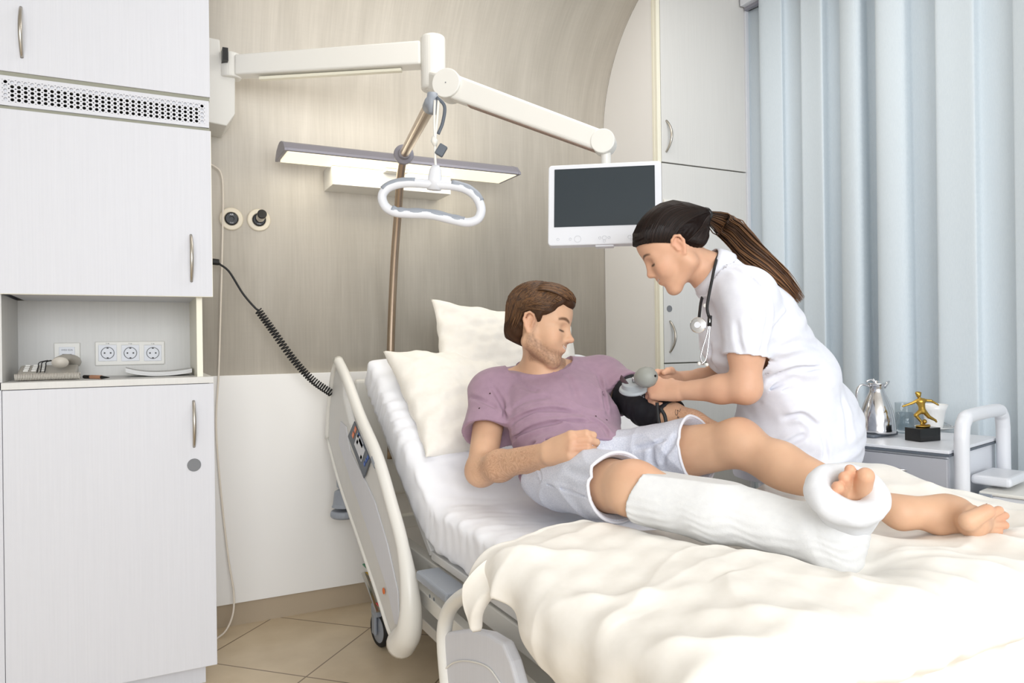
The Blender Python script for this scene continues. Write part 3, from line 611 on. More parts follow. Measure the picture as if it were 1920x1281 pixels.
# grey gearbox, bars between the rails
a = WX(800, 1066, .76); b = WX(858, 1130, .76)
bm = bmesh.new(); box(bm, .725, .80, b.y, a.y, b.z, a.z); gb = fin('grey_motor_box', bm, M['grey_pl'], bed, bevel=.008, seg=3)
for px, py in ((806, 1118), (814, 1124)): disc('screw_hole', WX(px, py, .7245), (-1, 0, 0), .005, .001, M['dgrey_pl'], gb)
a = WX(770, 1095, .80); b = WX(900, 1185, .80)
bm = bmesh.new(); beam(bm, (.79, a.y+.25, a.z+.02), (.79, b.y-.3, a.z-.005), .03, .045, .03, .045); fin('frame_bar', bm, M['plastic'], bed, bevel=.003)
a = WX(745, 1085, .83); bm = bmesh.new(); box(bm, .80, .86, a.y-.14, a.y+.04, a.z-.03, a.z+.02); fin('dark_bracket', bm, M['dgrey_pl'], bed, bevel=.003)
# castors
for k, (X, Y) in enumerate(((.823, 2.72), (1.72, 2.72), (.823, 1.12), (1.72, 1.12))):
    bm = bmesh.new(); wd_ = Vector((1, .15, 0)).normalized(); cc = Vector((X, Y, .0665))
    lathe(bm, [(.050, -.014), (.060, -.016), (.066, -.010), (.0665, 0), (.066, .010), (.060, .016), (.050, .014)], mx=frame(cc, (0, 0, 1), wd_), n=40); ty = fin('castor', bm, M['rubber'], bed, smooth=True)
    bm = bmesh.new(); lathe(bm, [(0, -.017), (.030, -.017), (.052, -.013), (.052, .013), (.030, .017), (0, .017)], mx=frame(cc, (0, 0, 1), wd_), n=40); fin('wheel_disc', bm, M['grey_pl'], ty)
    bm = bmesh.new(); box(bm, X-.03, X+.03, Y-.03, Y+.03, .12, .16); box(bm, X-.032, X-.02, Y-.018, Y+.018, .05, .13); fin('wheel_fork', bm, M['grey_pl'], ty, bevel=.004)
# coloured levers by the head castor
def lever(nm, x0, y0, x1, y1, m, X=.742, dx=.035):
    a_ = WX(x0, y0, X); b_ = WX(x1, y1, X); bm = bmesh.new(); box(bm, X, X+dx, min(a_.y, b_.y), max(a_.y, b_.y), min(a_.z, b_.z), max(a_.z, b_.z)); return fin(nm, bm, m, bed, bevel=.004)
lever('green_lever', 679, 1060, 695, 1072, M['green'], .752); lever('yellow_lever', 685, 1073, 700, 1088, M['yellow'], .752); lever('orange_lever', 693, 1088, 702, 1096, M['orange'], .752)
lever('red_lever', 704, 1133, 720, 1147, M['red'], .752)
bm = bmesh.new(); tube(bm, [WX(683, 1074, .775), WX(697, 1110, .775), WX(710, 1147, .775)], .012, 8, sx=.3, up=(1, 0, 0)); fin('steel_bracket', bm, M['steel'], bed, smooth=False)
bm = bmesh.new(); box(bm, .80, .83, 1.62, 1.68, .22, .30); fin('green_pedal', bm, M['green'], bed, bevel=.006)

# ---------------- fitted-sheet mattress ----------------
def nz(*a):  # cheap smooth pseudo noise
    x, y, z = a; return (np.sin(1.7*x+2.3*y+.9*z)+np.sin(2.9*x-1.3*y+2.1*z+1.3)+np.sin(-1.1*x+3.7*y-1.9*z+2.7)+np.sin(4.3*x+.7*y+3.1*z+.4)*.6)/3.6
def grid_mesh(name, P, m, parent=None, closed_u=False, caps=False, mods=None):
    nu, nv = P.shape[:2]; V = P.reshape(-1, 3); idx = np.arange(nu*nv).reshape(nu, nv)
    uu = nu if closed_u else nu-1
    i = np.arange(uu); j = np.arange(nv-1); I, J = np.meshgrid(i, j, indexing='ij')
    F = np.stack([idx[I, J], idx[(I+1) % nu, J], idx[(I+1) % nu, J+1], idx[I, J+1]], -1).reshape(-1, 4)
    me = bpy.data.meshes.new(name); me.from_pydata(V.tolist(), [], F.tolist()); 
    b_ = bmesh.new(); b_.from_mesh(me)
    if caps: bmesh.ops.holes_fill(b_, edges=[e for e in b_.edges if e.is_boundary])
    bmesh.ops.remove_doubles(b_, verts=b_.verts, dist=1e-5); bmesh.ops.recalc_face_normals(b_, faces=b_.faces); b_.to_mesh(me); b_.free()
    return link(name, me, m, parent)
# centre line (y,z): flat part, bend, raised back
def mcl(s):
    L1 = 1.22; Rb = .32; y0, z0 = .82, .578
    if s < L1: return (y0+s, z0, 0.0)
    La = Rb*th
    if s < L1+La: a = (s-L1)/Rb; return (y0+L1+Rb*math.sin(a), z0+Rb*(1-math.cos(a)), a)
    q = s-L1-La; return (y0+L1+Rb*math.sin(th)+q*math.cos(th), z0+Rb*(1-math.cos(th))+q*math.sin(th), th)
LT = 1.22+.32*th+.72; T = .080
ns_, nc = 260, 96; P = np.zeros((nc, ns_, 3))
for j in range(ns_):
    s = LT*j/(ns_-1); y, z, a = mcl(s); e = min(1, min(s, LT-s)/.05); shr = math.sqrt(max(0, 1-(1-e)**2))
    for i in range(nc):
        t_ = 2*math.pi*i/nc; c_, s_ = math.cos(t_), math.sin(t_); q = 2/9
        u = math.copysign(abs(c_)**q, c_)*(BX1-BX0)/2; v = math.copysign(abs(s_)**.30, s_)*T*(.25+.75*shr)
        u *= (.96+.04*shr)
        P[i, j] = ((BX0+BX1)/2+u, y-math.sin(a)*v-(0), z+math.cos(a)*v)
Xg, Yg, Zg = P[..., 0], P[..., 1], P[..., 2]
wr = .0028*nz(Xg*26, Yg*7, Zg*9)+.0022*nz(Xg*9, Yg*34+Xg*12, Zg*30)
side = np.clip((BX0+.10-Xg)/.1, 0, 1); wr = wr+side*.0035*np.sin(Yg*55+8*np.sin(Zg*14)+Zg*30)
P[..., 2] += wr; P[..., 0] -= side*np.abs(wr)
# hollow under the patient's hips
sag = .035*np.exp(-(((Xg-1.2)/.24)**2+((Yg-1.83)/.25)**2)); P[..., 2] -= sag*(Zg > .6)
mt_ = grid_mesh('mattress', P, M['sheet'], closed_u=True, caps=True); tag(mt_, 'mattress in a taut white fitted sheet on the hospital bed', 'mattress')

# ---------------- pillows ----------------
def pillow(label, c, ex, ez, w_, h_, t_, seed, crease=1.0, corner=1.0):
    ex = Vector(ex).normalized(); ez = Vector(ez); ez = (ez-ex*ez.dot(ex)).normalized(); en = ex.cross(ez)
    n = 90; u = np.linspace(-1, 1, n); U, V = np.meshgrid(u, u, indexing='ij')
    r = random.Random(seed); k = [r.uniform(0, 6) for _ in range(8)]
    prof_ = np.clip((1-np.abs(U)**2.6), 0, 1)**.5*np.clip((1-np.abs(V)**2.6), 0, 1)**.5
    # pinch the sides so corners stick out
    px_ = U*w_/2*(1-.06*corner*(1-np.abs(V)**3)*np.abs(U)**2); pz_ = V*h_/2*(1-.07*corner*(1-np.abs(U)**3)*np.abs(V)**2)
    ang = np.arctan2(V, U); rad = np.hypot(U, V)
    cr = crease*(.006*nz(U*4+k[0], V*5+k[1], 0)+.005*np.sin(ang*16+k[2]+3*rad)*np.clip(rad-.45, 0, 1)*1.6+.003*nz(U*12+k[3], V*9+k[4], 1))
    out = []
    for sg in (1, -1):
        th_ = sg*(prof_*t_/2+.001)+cr*np.clip(prof_*3, 0, 1)*sg
        X = c[0]+ex.x*px_+ez.x*pz_+en.x*th_; Y = c[1]+ex.y*px_+ez.y*pz_+en.y*th_; Z_ = c[2]+ex.z*px_+ez.z*pz_+en.z*th_
        out.append(np.stack([X, Y, Z_], -1))
    me = bpy.data.meshes.new('pillow'); Vv = np.concatenate([o.reshape(-1, 3) for o in out]); F = []
    for s in range(2):
        idx = np.arange(n*n).reshape(n, n)+s*n*n; a_ = np.stack([idx[:-1, :-1], idx[1:, :-1], idx[1:, 1:], idx[:-1, 1:]], -1).reshape(-1, 4)
        F += (a_ if s == 0 else a_[:, ::-1]).tolist()
    me.from_pydata(Vv.tolist(), [], F); b_ = bmesh.new(); b_.from_mesh(me); bmesh.ops.remove_doubles(b_, verts=b_.verts, dist=.0025); bmesh.ops.recalc_face_normals(b_, faces=b_.faces); b_.to_mesh(me); b_.free()
    o = link('pillow', me, M['pillow']); tag(o, label, 'pillow'); return o
# lower cream pillow beside the patient's back
c1 = W(835, 775, 2.66)
pillow('cream pillow lying lower, between the mattress edge and the patient', (1.13, 2.49, .93), (.93, .1, -.06), (0.06, .72, .62), .60, .52, .17, 3)
pillow('white pillow standing higher, behind the head of the patient', (1.36, 2.66, 1.09), (1, -.02, -.16), (0.0, .50, .80), .66, .44, .16, 5)

# ---------------- duvet ----------------
def sstep(a, b, x): t_ = np.clip((x-a)/(b-a), 0, 1); return t_*t_*(3-2*t_)
nu, nv = 330, 260
U, V = np.meshgrid(np.linspace(0, 1, nu), np.linspace(0, 1, nv), indexing='ij')
X_L, X_R, Y_F, Y_H = .73, 1.84, .80, 1.53
Wd = X_R-X_L; Ld = Y_H-Y_F
hangL = .13+.26*sstep(.80, .42, V)
sx = -hangL+U*(Wd+hangL+.22)          # arclength across, 0 at the near edge
sy = -.42+V*(Ld+.42+.13)        # arclength along, 0 at the foot edge
def edge(s, Rr, droop):   # beyond 0 to the negative side: roll over a rounded edge -> (offset, drop)
    a = np.clip(-s/Rr, 0, None); am = np.minimum(a, math.pi/2); off = -Rr*np.sin(am); dr = Rr*(1-np.cos(am)); rest = np.clip(-s-Rr*math.pi/2, 0, None)
    return off-rest*.04, dr+rest*droop
oL, dL = edge(sx, .07, 1.0); oR, dR = edge(Wd-sx, .10, 1.0); oF, dF = edge(sy, .07, 1.0)
hd = np.clip((sy-Ld)/.13, 0, 1)     # head-side hem rolls under
head_line = Y_H-.03+.03*np.sin(U*9)+.02*np.sin(U*21+1)-.13*np.exp(-((sx-.36)/.13)**2)-.075*np.exp(-((sx+.02)/.11)**2)
Xd = X_L+np.clip(sx, 0, Wd)+oL-oR
Yd = Y_F+np.clip(sy, 0, Ld)*(head_line-Y_F)/Ld+oF+.05*np.sin(hd*math.pi/2)-.08*hd**2
def ridge(ph, p=2.0): return (1-np.abs(np.sin(ph)))**p
top = .725+.016*nz(Xd*2.6+.6, Yd*2.8, .3)+.007*nz(Xd*6, Yd*5+1, 2)-.03*np.clip((.95-Xd)/.2, 0, 1)
top += .075*np.exp(-(((Xd-1.78)/.15)**2+((Yd-1.38)/.20)**2))+.02*np.exp(-(((Xd-1.92)/.2)**2+((Yd-.95)/.3)**2))
def hollow(x0, y0, x1, y1, w_, dp):
    d = np.array([x1-x0, y1-y0]); L2 = d@d; t_ = np.clip(((Xd-x0)*d[0]+(Yd-y0)*d[1])/L2, 0, 1); return dp*np.exp(-(np.hypot(Xd-x0-t_*d[0], Yd-y0-t_*d[1])/w_)**2)
top -= hollow(1.08, 1.45, 1.24, .98, .085, .050)+hollow(1.50, 1.1, 1.70, .99, .07, .030)
r0 = np.hypot(Xd-1.24, Yd-1.0); a0 = np.arctan2(Yd-1.0, Xd-1.24)
fold = .007*ridge(a0*3.3+1.2*np.sin(r0*9)+.4, 3)*np.clip(r0/.12-.6, 0, 1)*np.exp(-(r0/.45)**2)
fold += .006*ridge(9*(Xd*.45+Yd)+1.5*np.sin(4*Xd), 2.5)+.010*ridge(15*(Xd-.5*Yd)+1.3*np.sin(6*Yd), 2.5)*np.exp(-((Xd-1.68)/.22)**2)
fold += .009*ridge(13*Xd+2*Yd+1.2*np.sin(7*Yd), 2)*np.exp(-((Yd-.80)/.11)**2)+.010*ridge(12*Yd+3*Xd+1.0*np.sin(9*Xd), 2)*np.exp(-((Xd-.74)/.10)**2)+.0022*nz(Xd*26, Yd*22, 1)
drop = dL+dR+dF; Zd = top+fold*1.5-drop-.10*hd**1.5+.012*np.sin(math.pi*np.clip(hd*1.6, 0, 1))
sideL = np.clip(dL/.10, 0, 1); sideF = np.clip(dF/.10, 0, 1)
Xd = Xd+sideL*(.022*(ridge(Yd*13+1.2*np.sin(Yd*9)+Zd*2, 1.2)-.5)*-1+.006*np.sin(Yd*47+Zd*14))+.05*sideL*sstep(.40, .15, Zd)*0+.10*sideL*sstep(.60, .45, Zd)*sstep(1.45, 1.2, Yd)*.6
Yd = Yd+sideF*(-.016*ridge(Xd*10+1+.8*np.sin(Xd*17), 1.3)+.006*np.sin(Xd*43+Zd*16))+.045*sstep(.09, .13, dF)*(dL < .05)
P = np.stack([Xd, Yd, Zd], -1)
du_ = grid_mesh('duvet', P, M['duvet']); sm = du_.modifiers.new('s', 'SOLIDIFY'); sm.thickness = .03; sm.offset = -1
sb = du_.modifiers.new('smooth', 'SMOOTH'); sb.factor = .5; sb.iterations = 3
tag(du_, 'thick cream duvet pushed down over the foot of the bed', 'duvet')
# under-blanket fold seen below the duvet at the foot end
# ---------------- smooth solid modelling: rounded cones and ellipsoids blended into one surface ----------------
def A3(v): return np.array([v[0], v[1], v[2]], float)
class Body:
    def __init__(s): s.u = []; s.n = []
    def cone(s, a, b, ra, rb=None, k=.02, sub=False):
        a = A3(a); b = A3(b); rb = ra if rb is None else rb
        (s.n if sub else s.u).append(('c', a, b, ra, rb, k)); return s
    def chain(s, pts, rs, k=.02, sub=False):
        for i in range(len(pts)-1): s.cone(pts[i], pts[i+1], rs[i], rs[i+1], k, sub)
        return s
    def ell(s, c, r, R=None, k=.02, sub=False):
        R = np.eye(3) if R is None else R
        (s.n if sub else s.u).append(('e', A3(c), np.array(r, float) if not np.isscalar(r) else np.array([r]*3, float), R, None, k)); return s
    @staticmethod
    def pe(p, P):
        if p[0] == 'c':
            ab = p[2]-p[1]; L = ab@ab+1e-12; q = P-p[1]; t = np.clip(q@ab/L, 0, 1); return np.linalg.norm(q-t[..., None]*ab, axis=-1)-(p[3]+(p[4]-p[3])*t)
        q = (P-p[1])@p[3]; k0 = np.linalg.norm(q/p[2], axis=-1); k1 = np.linalg.norm(q/p[2]**2, axis=-1)+1e-9; return k0*(k0-1)/k1
    def ev(s, P, us=None, ns=None):
        d = None
        for p in (s.u if us is None else us):
            e = s.pe(p, P)
            if d is None: d = e; continue
            k = p[5]; h = np.maximum(k-np.abs(d-e), 0)/k; d = np.minimum(d, e)-h*h*k*.25
        if d is None: return np.full(P.shape[:-1], 9.)
        for p in (s.n if ns is None else ns):
            e = -s.pe(p, P); k = p[5]; h = np.maximum(k-np.abs(d-e), 0)/k; d = np.maximum(d, e)+h*h*k*.25
        return d
    def copy(s, grow=0.0):
        o = Body()
        for L_, M_ in ((s.u, o.u), (s.n, o.n)):
            for p in L_:
                M_.append((p[0], p[1], p[2], p[3]+grow, p[4]+grow, p[5]) if p[0] == 'c' else (p[0], p[1], p[2]+grow, p[3], None, p[5]))
        return o
    def bounds(s, m=.05):
        lo = []; hi = []
        for p in s.u:
            if p[0] == 'c':
                r = max(p[3], p[4]); lo.append(np.minimum(p[1], p[2])-r); hi.append(np.maximum(p[1], p[2])+r)
            else: r = p[2].max(); lo.append(p[1]-r); hi.append(p[1]+r)
        return np.min(lo, 0)-m, np.max(hi, 0)+m
def surf(body, vox, post=None, margin=.01, lo=None, hi=None):
    """surface nets on active blocks -> verts, quads"""
    b0, b1 = body.bounds(margin+.03); lo = b0 if lo is None else np.maximum(b0, lo); hi = b1 if hi is None else np.minimum(b1, hi)
    B = 12; bs = B*vox; nb = np.ceil((hi-lo)/bs).astype(int); hd = bs*math.sqrt(3)/2
    I = np.stack(np.meshgrid(*[np.arange(n) for n in nb], indexing='ij'), -1).reshape(-1, 3); C = lo+(I+.5)*bs
    D = np.stack([body.pe(p, C) for p in body.u]) if body.u else None
    dm = body.ev(C); act = np.where(np.abs(dm) < hd*1.25+margin)[0]
    Dn = np.stack([body.pe(p, C) for p in body.n]) if body.n else None
    g = np.stack(np.meshgrid(*[np.arange(B+1)]*3, indexing='ij'), -1)*vox
    N = nb*B+2; keys = []; vs = []; quads = []
    offs = np.array([[i, j, k] for i in (0, 1) for j in (0, 1) for k in (0, 1)])
    E = [(a, b) for a in range(8) for b in range(a+1, 8) if np.abs(offs[a]-offs[b]).sum() == 1]
    def key(c): return (c[..., 0]*N[1]+c[..., 1])*N[2]+c[..., 2]
    for bi in act:
        P = lo+I[bi]*bs+g; dmin = D[:, bi].min()
        us = [body.u[i] for i in np.where(D[:, bi] < dmin+2*hd*1.15+body_k)[0]]; ns = [body.n[i] for i in np.where(Dn[:, bi] < hd*1.3+.03)[0]] if body.n else []
        d = body.ev(P, us, ns)
        if post is not None: d = post(P, d)
        if d.min() > 0 or d.max() < 0: continue
        neg = d < 0
        cs = np.stack([neg[o[0]:B+o[0], o[1]:B+o[1], o[2]:B+o[2]] for o in offs], -1); sm_ = cs.sum(-1); m = (sm_ > 0) & (sm_ < 8); ci = np.argwhere(m)
        if len(ci):
            dv = np.stack([d[ci[:, 0]+o[0], ci[:, 1]+o[1], ci[:, 2]+o[2]] for o in offs], -1); acc = np.zeros((len(ci), 3)); cnt = np.zeros(len(ci))
            for a, b in E:
                da = dv[:, a]; db = dv[:, b]; x = (da < 0) != (db < 0); t = np.where(x, da/np.where(x, da-db, 1), 0)
                acc += np.where(x[:, None], offs[a]+(offs[b]-offs[a])*t[:, None], 0); cnt += x
            gc = ci+I[bi]*B; vs.append(lo+(gc+acc/cnt[:, None])*vox); keys.append(key(gc+1))
        for ax in range(3):
            o = np.zeros(3, int); o[ax] = 1
            n0 = neg[:B, :B, :B]; n1 = neg[o[0]:B+o[0], o[1]:B+o[1], o[2]:B+o[2]]; ei = np.argwhere(n0 != n1)
            if not len(ei): continue
            fl_ = n0[ei[:, 0], ei[:, 1], ei[:, 2]]; G = ei+I[bi]*B+1; u = np.zeros(3, int); v = np.zeros(3, int); u[(ax+1) % 3] = 1; v[(ax+2) % 3] = 1
            q = np.stack([key(G-u-v), key(G-v), key(G), key(G-u)], -1); q[~fl_] = q[~fl_][:, ::-1]; quads.append(q)
    keys = np.concatenate(keys); vs = np.concatenate(vs); quads = np.concatenate(quads)
    od = np.argsort(keys); ks = keys[od]; p = np.searchsorted(ks, quads); p = np.clip(p, 0, len(ks)-1); ok = (ks[p] == quads).all(1)
    return vs, od[p[ok]]
body_k = .06
def sdf_obj(name, body, vox, m, parent=None, post=None, margin=.01, tint=None, lo=None, hi=None, relax=1):
    v, q = surf(body, vox, post, margin, lo, hi)
    lab = np.arange(len(v))
    for _ in range(400):      # drop stray crumbs: keep pieces with more than 4 % of the vertices
        mn = lab[q].min(1); new = lab.copy()
        for c_ in range(4): np.minimum.at(new, q[:, c_], mn)
        new = new[new]; new = new[new]
        if (new == lab).all(): break
        lab = new
    cnt_ = np.bincount(lab, minlength=len(v)); keep = cnt_[lab] > .04*len(v); mp_ = np.cumsum(keep)-1; q = mp_[q[keep[q].all(1)]]; v = v[keep]
    for _ in range(relax):   # one Laplacian step along shared quads keeps the surface even
        acc = np.zeros_like(v); cnt = np.zeros(len(v))
        for a, b in ((0, 1), (1, 2), (2, 3), (3, 0)):
            for c_ in range(3): acc[:, c_] += np.bincount(q[:, a], v[q[:, b], c_], len(v))+np.bincount(q[:, b], v[q[:, a], c_], len(v))
            cnt += np.bincount(q[:, a], minlength=len(v))+np.bincount(q[:, b], minlength=len(v))
        v = v*.5+.5*acc/np.maximum(cnt, 1)[:, None]
    me = bpy.data.meshes.new(name); me.vertices.add(len(v)); me.vertices.foreach_set('co', v.astype(np.float32).ravel())
    me.loops.add(len(q)*4); me.loops.foreach_set('vertex_index', q.astype(np.int32).ravel()); me.polygons.add(len(q))
    me.polygons.foreach_set('loop_start', (np.arange(len(q))*4).astype(np.int32)); me.polygons.foreach_set('loop_total', np.full(len(q), 4, np.int32))
    me.update(calc_edges=True); me.validate()
    if tint is not None:
        at = me.color_attributes.new('tint', 'FLOAT_COLOR', 'POINT'); c = np.ones((len(v), 4), np.float32); c[:, :3] = tint(v); at.data.foreach_set('color', c.ravel())
    return link(name, me, m, parent)
def hit(body, x, y, d0=1.0, d1=3.4):
    """first point of a solid on the ray through a photograph position"""
    r = A3(ray(x, y)); o = A3(CP); t = d0
    for _ in range(160):
        e = float(body.ev((o+r*t)[None, :])[0])
        if e < .0006: break
        t += max(e*.8, .0008)
        if t > d1: return None
    return o+r*t
class Creases:
    def __init__(s, body, lines):
        s.L = []
        for pts, w_, dp in lines:
            P3 = [hit(body, *p) for p in pts]; P3 = [p for p in P3 if p is not None]
            if len(P3) > 1:
                c = catmull(P3, 4); s.L.append((np.array([list(p) for p in c]), w_, dp))
    def __call__(s, P):
        out = np.zeros(P.shape[:-1]); f = P.reshape(-1, 3); c = f.mean(0); R_ = np.linalg.norm(f[0]-c) if len(f) < 5000 else 9
        for pts, w_, dp in s.L:
            if R_ < 9 and np.linalg.norm(pts-c, axis=1).min() > R_+3*w_: continue
            best = np.full(P.shape[:-1], 9.); n = len(pts); ta = np.zeros(P.shape[:-1])
            for i in range(n-1):
                ab = pts[i+1]-pts[i]; q = P-pts[i]; t = np.clip(q@ab/(ab@ab+1e-12), 0, 1); dd = np.linalg.norm(q-t[..., None]*ab, axis=-1); m = dd < best; best = np.where(m, dd, best); ta = np.where(m, (i+t)/(n-1), ta)
            fade = np.clip(np.minimum(ta, 1-ta)*5+.15, 0, 1); out += dp*fade*(np.exp(-(best/w_)**2)-.35*np.exp(-((best-2.2*w_)/(1.3*w_))**2))
        return out
def skin_mat(name, col, rough=.5):
    m = mat(name, col, rough); nt = m.node_tree; N = nt.nodes; L = nt.links; b = N['Principled BSDF']
    at = N.new('ShaderNodeVertexColor'); at.layer_name = 'tint'
    n = N.new('ShaderNodeTexNoise'); n.inputs['Scale'].default_value = 14; n.inputs['Detail'].default_value = 6
    r = N.new('ShaderNodeValToRGB'); r.color_ramp.elements[0].position = .3; r.color_ramp.elements[1].position = .7
    r.color_ramp.elements[0].color = (.92, .86, .84, 1); r.color_ramp.elements[1].color = (1.05, 1.02, 1.0, 1)
    mx = N.new('ShaderNodeMix'); mx.data_type = 'RGBA'; mx.blend_type = 'MULTIPLY'; mx.inputs[0].default_value = 1
    tc = N.new('ShaderNodeTexCoord'); L.new(tc.outputs['Object'], n.inputs[0]); L.new(n.outputs[0], r.inputs[0]); L.new(at.outputs[0], mx.inputs[6]); L.new(r.outputs[0], mx.inputs[7]); L.new(mx.outputs[2], b.inputs['Base Color'])
    n2 = N.new('ShaderNodeTexNoise'); n2.inputs['Scale'].default_value = 420; bp = N.new('ShaderNodeBump'); bp.inputs['Strength'].default_value = .12; bp.inputs['Distance'].default_value = .0008
    L.new(tc.outputs['Object'], n2.inputs[0]); L.new(n2.outputs[0], bp.inputs['Height']); L.new(bp.outputs[0], b.inputs['Normal'])
    b.inputs['Subsurface Weight'].default_value = .12; b.inputs['Subsurface Radius'].default_value = (.010, .004, .002); b.inputs['Subsurface Scale'].default_value = .6
    b.inputs['Specular IOR Level'].default_value = .35
    return m
def nrm(v): v = A3(v); return v/np.linalg.norm(v)
def axes(z, x):
    """3x3 with columns x,y,z; z exact, x made perpendicular"""
    z = nrm(z); x = A3(x); x = nrm(x-z*(x@z)); return np.stack([x, np.cross(z, x), z], -1)
def mixc(base, col, w_): return base*(1-w_[:, None])+np.array(col)[None, :]*w_[:, None]
def ball(P, c, r, soft=.4): d = np.linalg.norm((P-A3(c))/np.array(r), axis=-1); return np.clip((1-d)/soft, 0, 1)
def hand(B, wr, fwd, back, thumb, curls, sc=1.0, thumb_pts=None, spread=.0, wr_r=.026):
    """palm, four bent fingers, thumb leaving the side of the palm"""
    f = nrm(fwd); b = A3(back); b = nrm(b-f*(b@f)); t = np.cross(f, b); t = t if t@A3(thumb) > 0 else -t; wr = A3(wr)
    def L_(x, y, z): return wr+(f*x+t*y+b*z)*sc
    base = [(.086, .027), (.090, .008), (.086, -.011), (.077, -.028)]; ln = [(.042, .026, .021), (.046, .029, .022), (.043, .027, .021), (.034, .021, .018)]
    for (x, y), r in zip(base, (.0125, .0125, .012, .011)): B.cone(L_(0, y*.45, 0), L_(x, y, 0), .020*sc, r*sc, .012)
    B.cone(L_(.02, .018, -.008), L_(.055, .020, -.012), .018*sc, .015*sc, .015); B.cone(L_(.02, -.014, -.006), L_(.06, -.022, -.006), .016*sc, .013*sc, .015)
    tips = []
    for i, ((x, y), l3) in enumerate(zip(base, ln)):
        p = L_(x, y, 0); a = 0; sd = (1.5-i)*spread; rr = [.0105, .0097, .0088, .0076] if i < 3 else [.0092, .0085, .0078, .0068]
        for j in range(3):
            a += math.radians(curls[i][j]); d = f*math.cos(a)-b*math.sin(a)+t*sd*math.cos(a); d = d/np.linalg.norm(d); q = p+d*l3[j]*sc
            B.cone(p, q, rr[j]*sc, rr[j+1]*sc, .0035 if j else .006); p = q
        tips.append((p, d, f*math.sin(a)+b*math.cos(a)))
    tp = thumb_pts or [(.018, .022, -.008), (.045, .043, -.018), (.072, .047, -.028), (.093, .042, -.034)]
    B.chain([L_(*q) for q in tp], [.015*sc, .0125*sc, .0108*sc, .0088*sc], .006)
    return L_, tips
def foot(B, heel, ball_c, sole_n, medial, sc=1.0, ankle=None, toes=True, tcurl=.25):
    """heel, arch, ball and five toes; sole_n points out of the sole, medial to the big-toe side"""
    heel = A3(heel); ball_c = A3(ball_c); f = nrm(ball_c-heel); s = A3(sole_n); s = nrm(s-f*(s@f)); m = np.cross(f, s); m = m if m@A3(medial) > 0 else -m; Lf = np.linalg.norm(ball_c-heel)
    def L_(x, y, z): return heel+f*x*Lf+m*y*sc-s*z*sc
    B.ell(L_(0, 0, .008), (.034*sc, .030*sc, .032*sc), np.stack([f, m, s], -1), .02)
    B.chain([L_(.05, .006, .014), L_(.55, .012, .030), L_(1.0, .022, .012)], [.028*sc, .021*sc, .021*sc], .02)
    B.chain([L_(.05, -.010, .008), L_(.55, -.022, .010), L_(1.0, -.026, .004)], [.025*sc, .019*sc, .0155*sc], .02)
    B.chain([L_(.12, 0, .045), L_(.55, .0, .035), L_(1.0, .0, .012)], [.026*sc, .021*sc, .018*sc], .02)
    if ankle is not None: B.cone(ankle, L_(.18, 0, .045), .034*sc, .032*sc, .03); B.cone(ankle, L_(0, 0, .03), .030*sc, .027*sc, .03)
    tl = [(.030, .058, .0155, .0135), (.011, .056, .0098, .0090), (-.004, .050, .0092, .0085), (-.018, .043, .0088, .0082), (-.031, .034, .0088, .0080)]
    out = []
    if toes:
        for i, (y, l, r0, r1) in enumerate(tl):
            a = L_(1.0-(.02*i if i else 0), y*.92, .006); b_ = a+(f*l*.55-s*.004)*sc; c = a+(f*l+s*tcurl*l*(.25 if i == 0 else .9))*sc
            B.cone(a, b_, r0*sc, r0*.93*sc, .008); B.cone(b_, c, r0*.93*sc, r1*sc, .004); out.append((c, f, -s))
    return L_, out
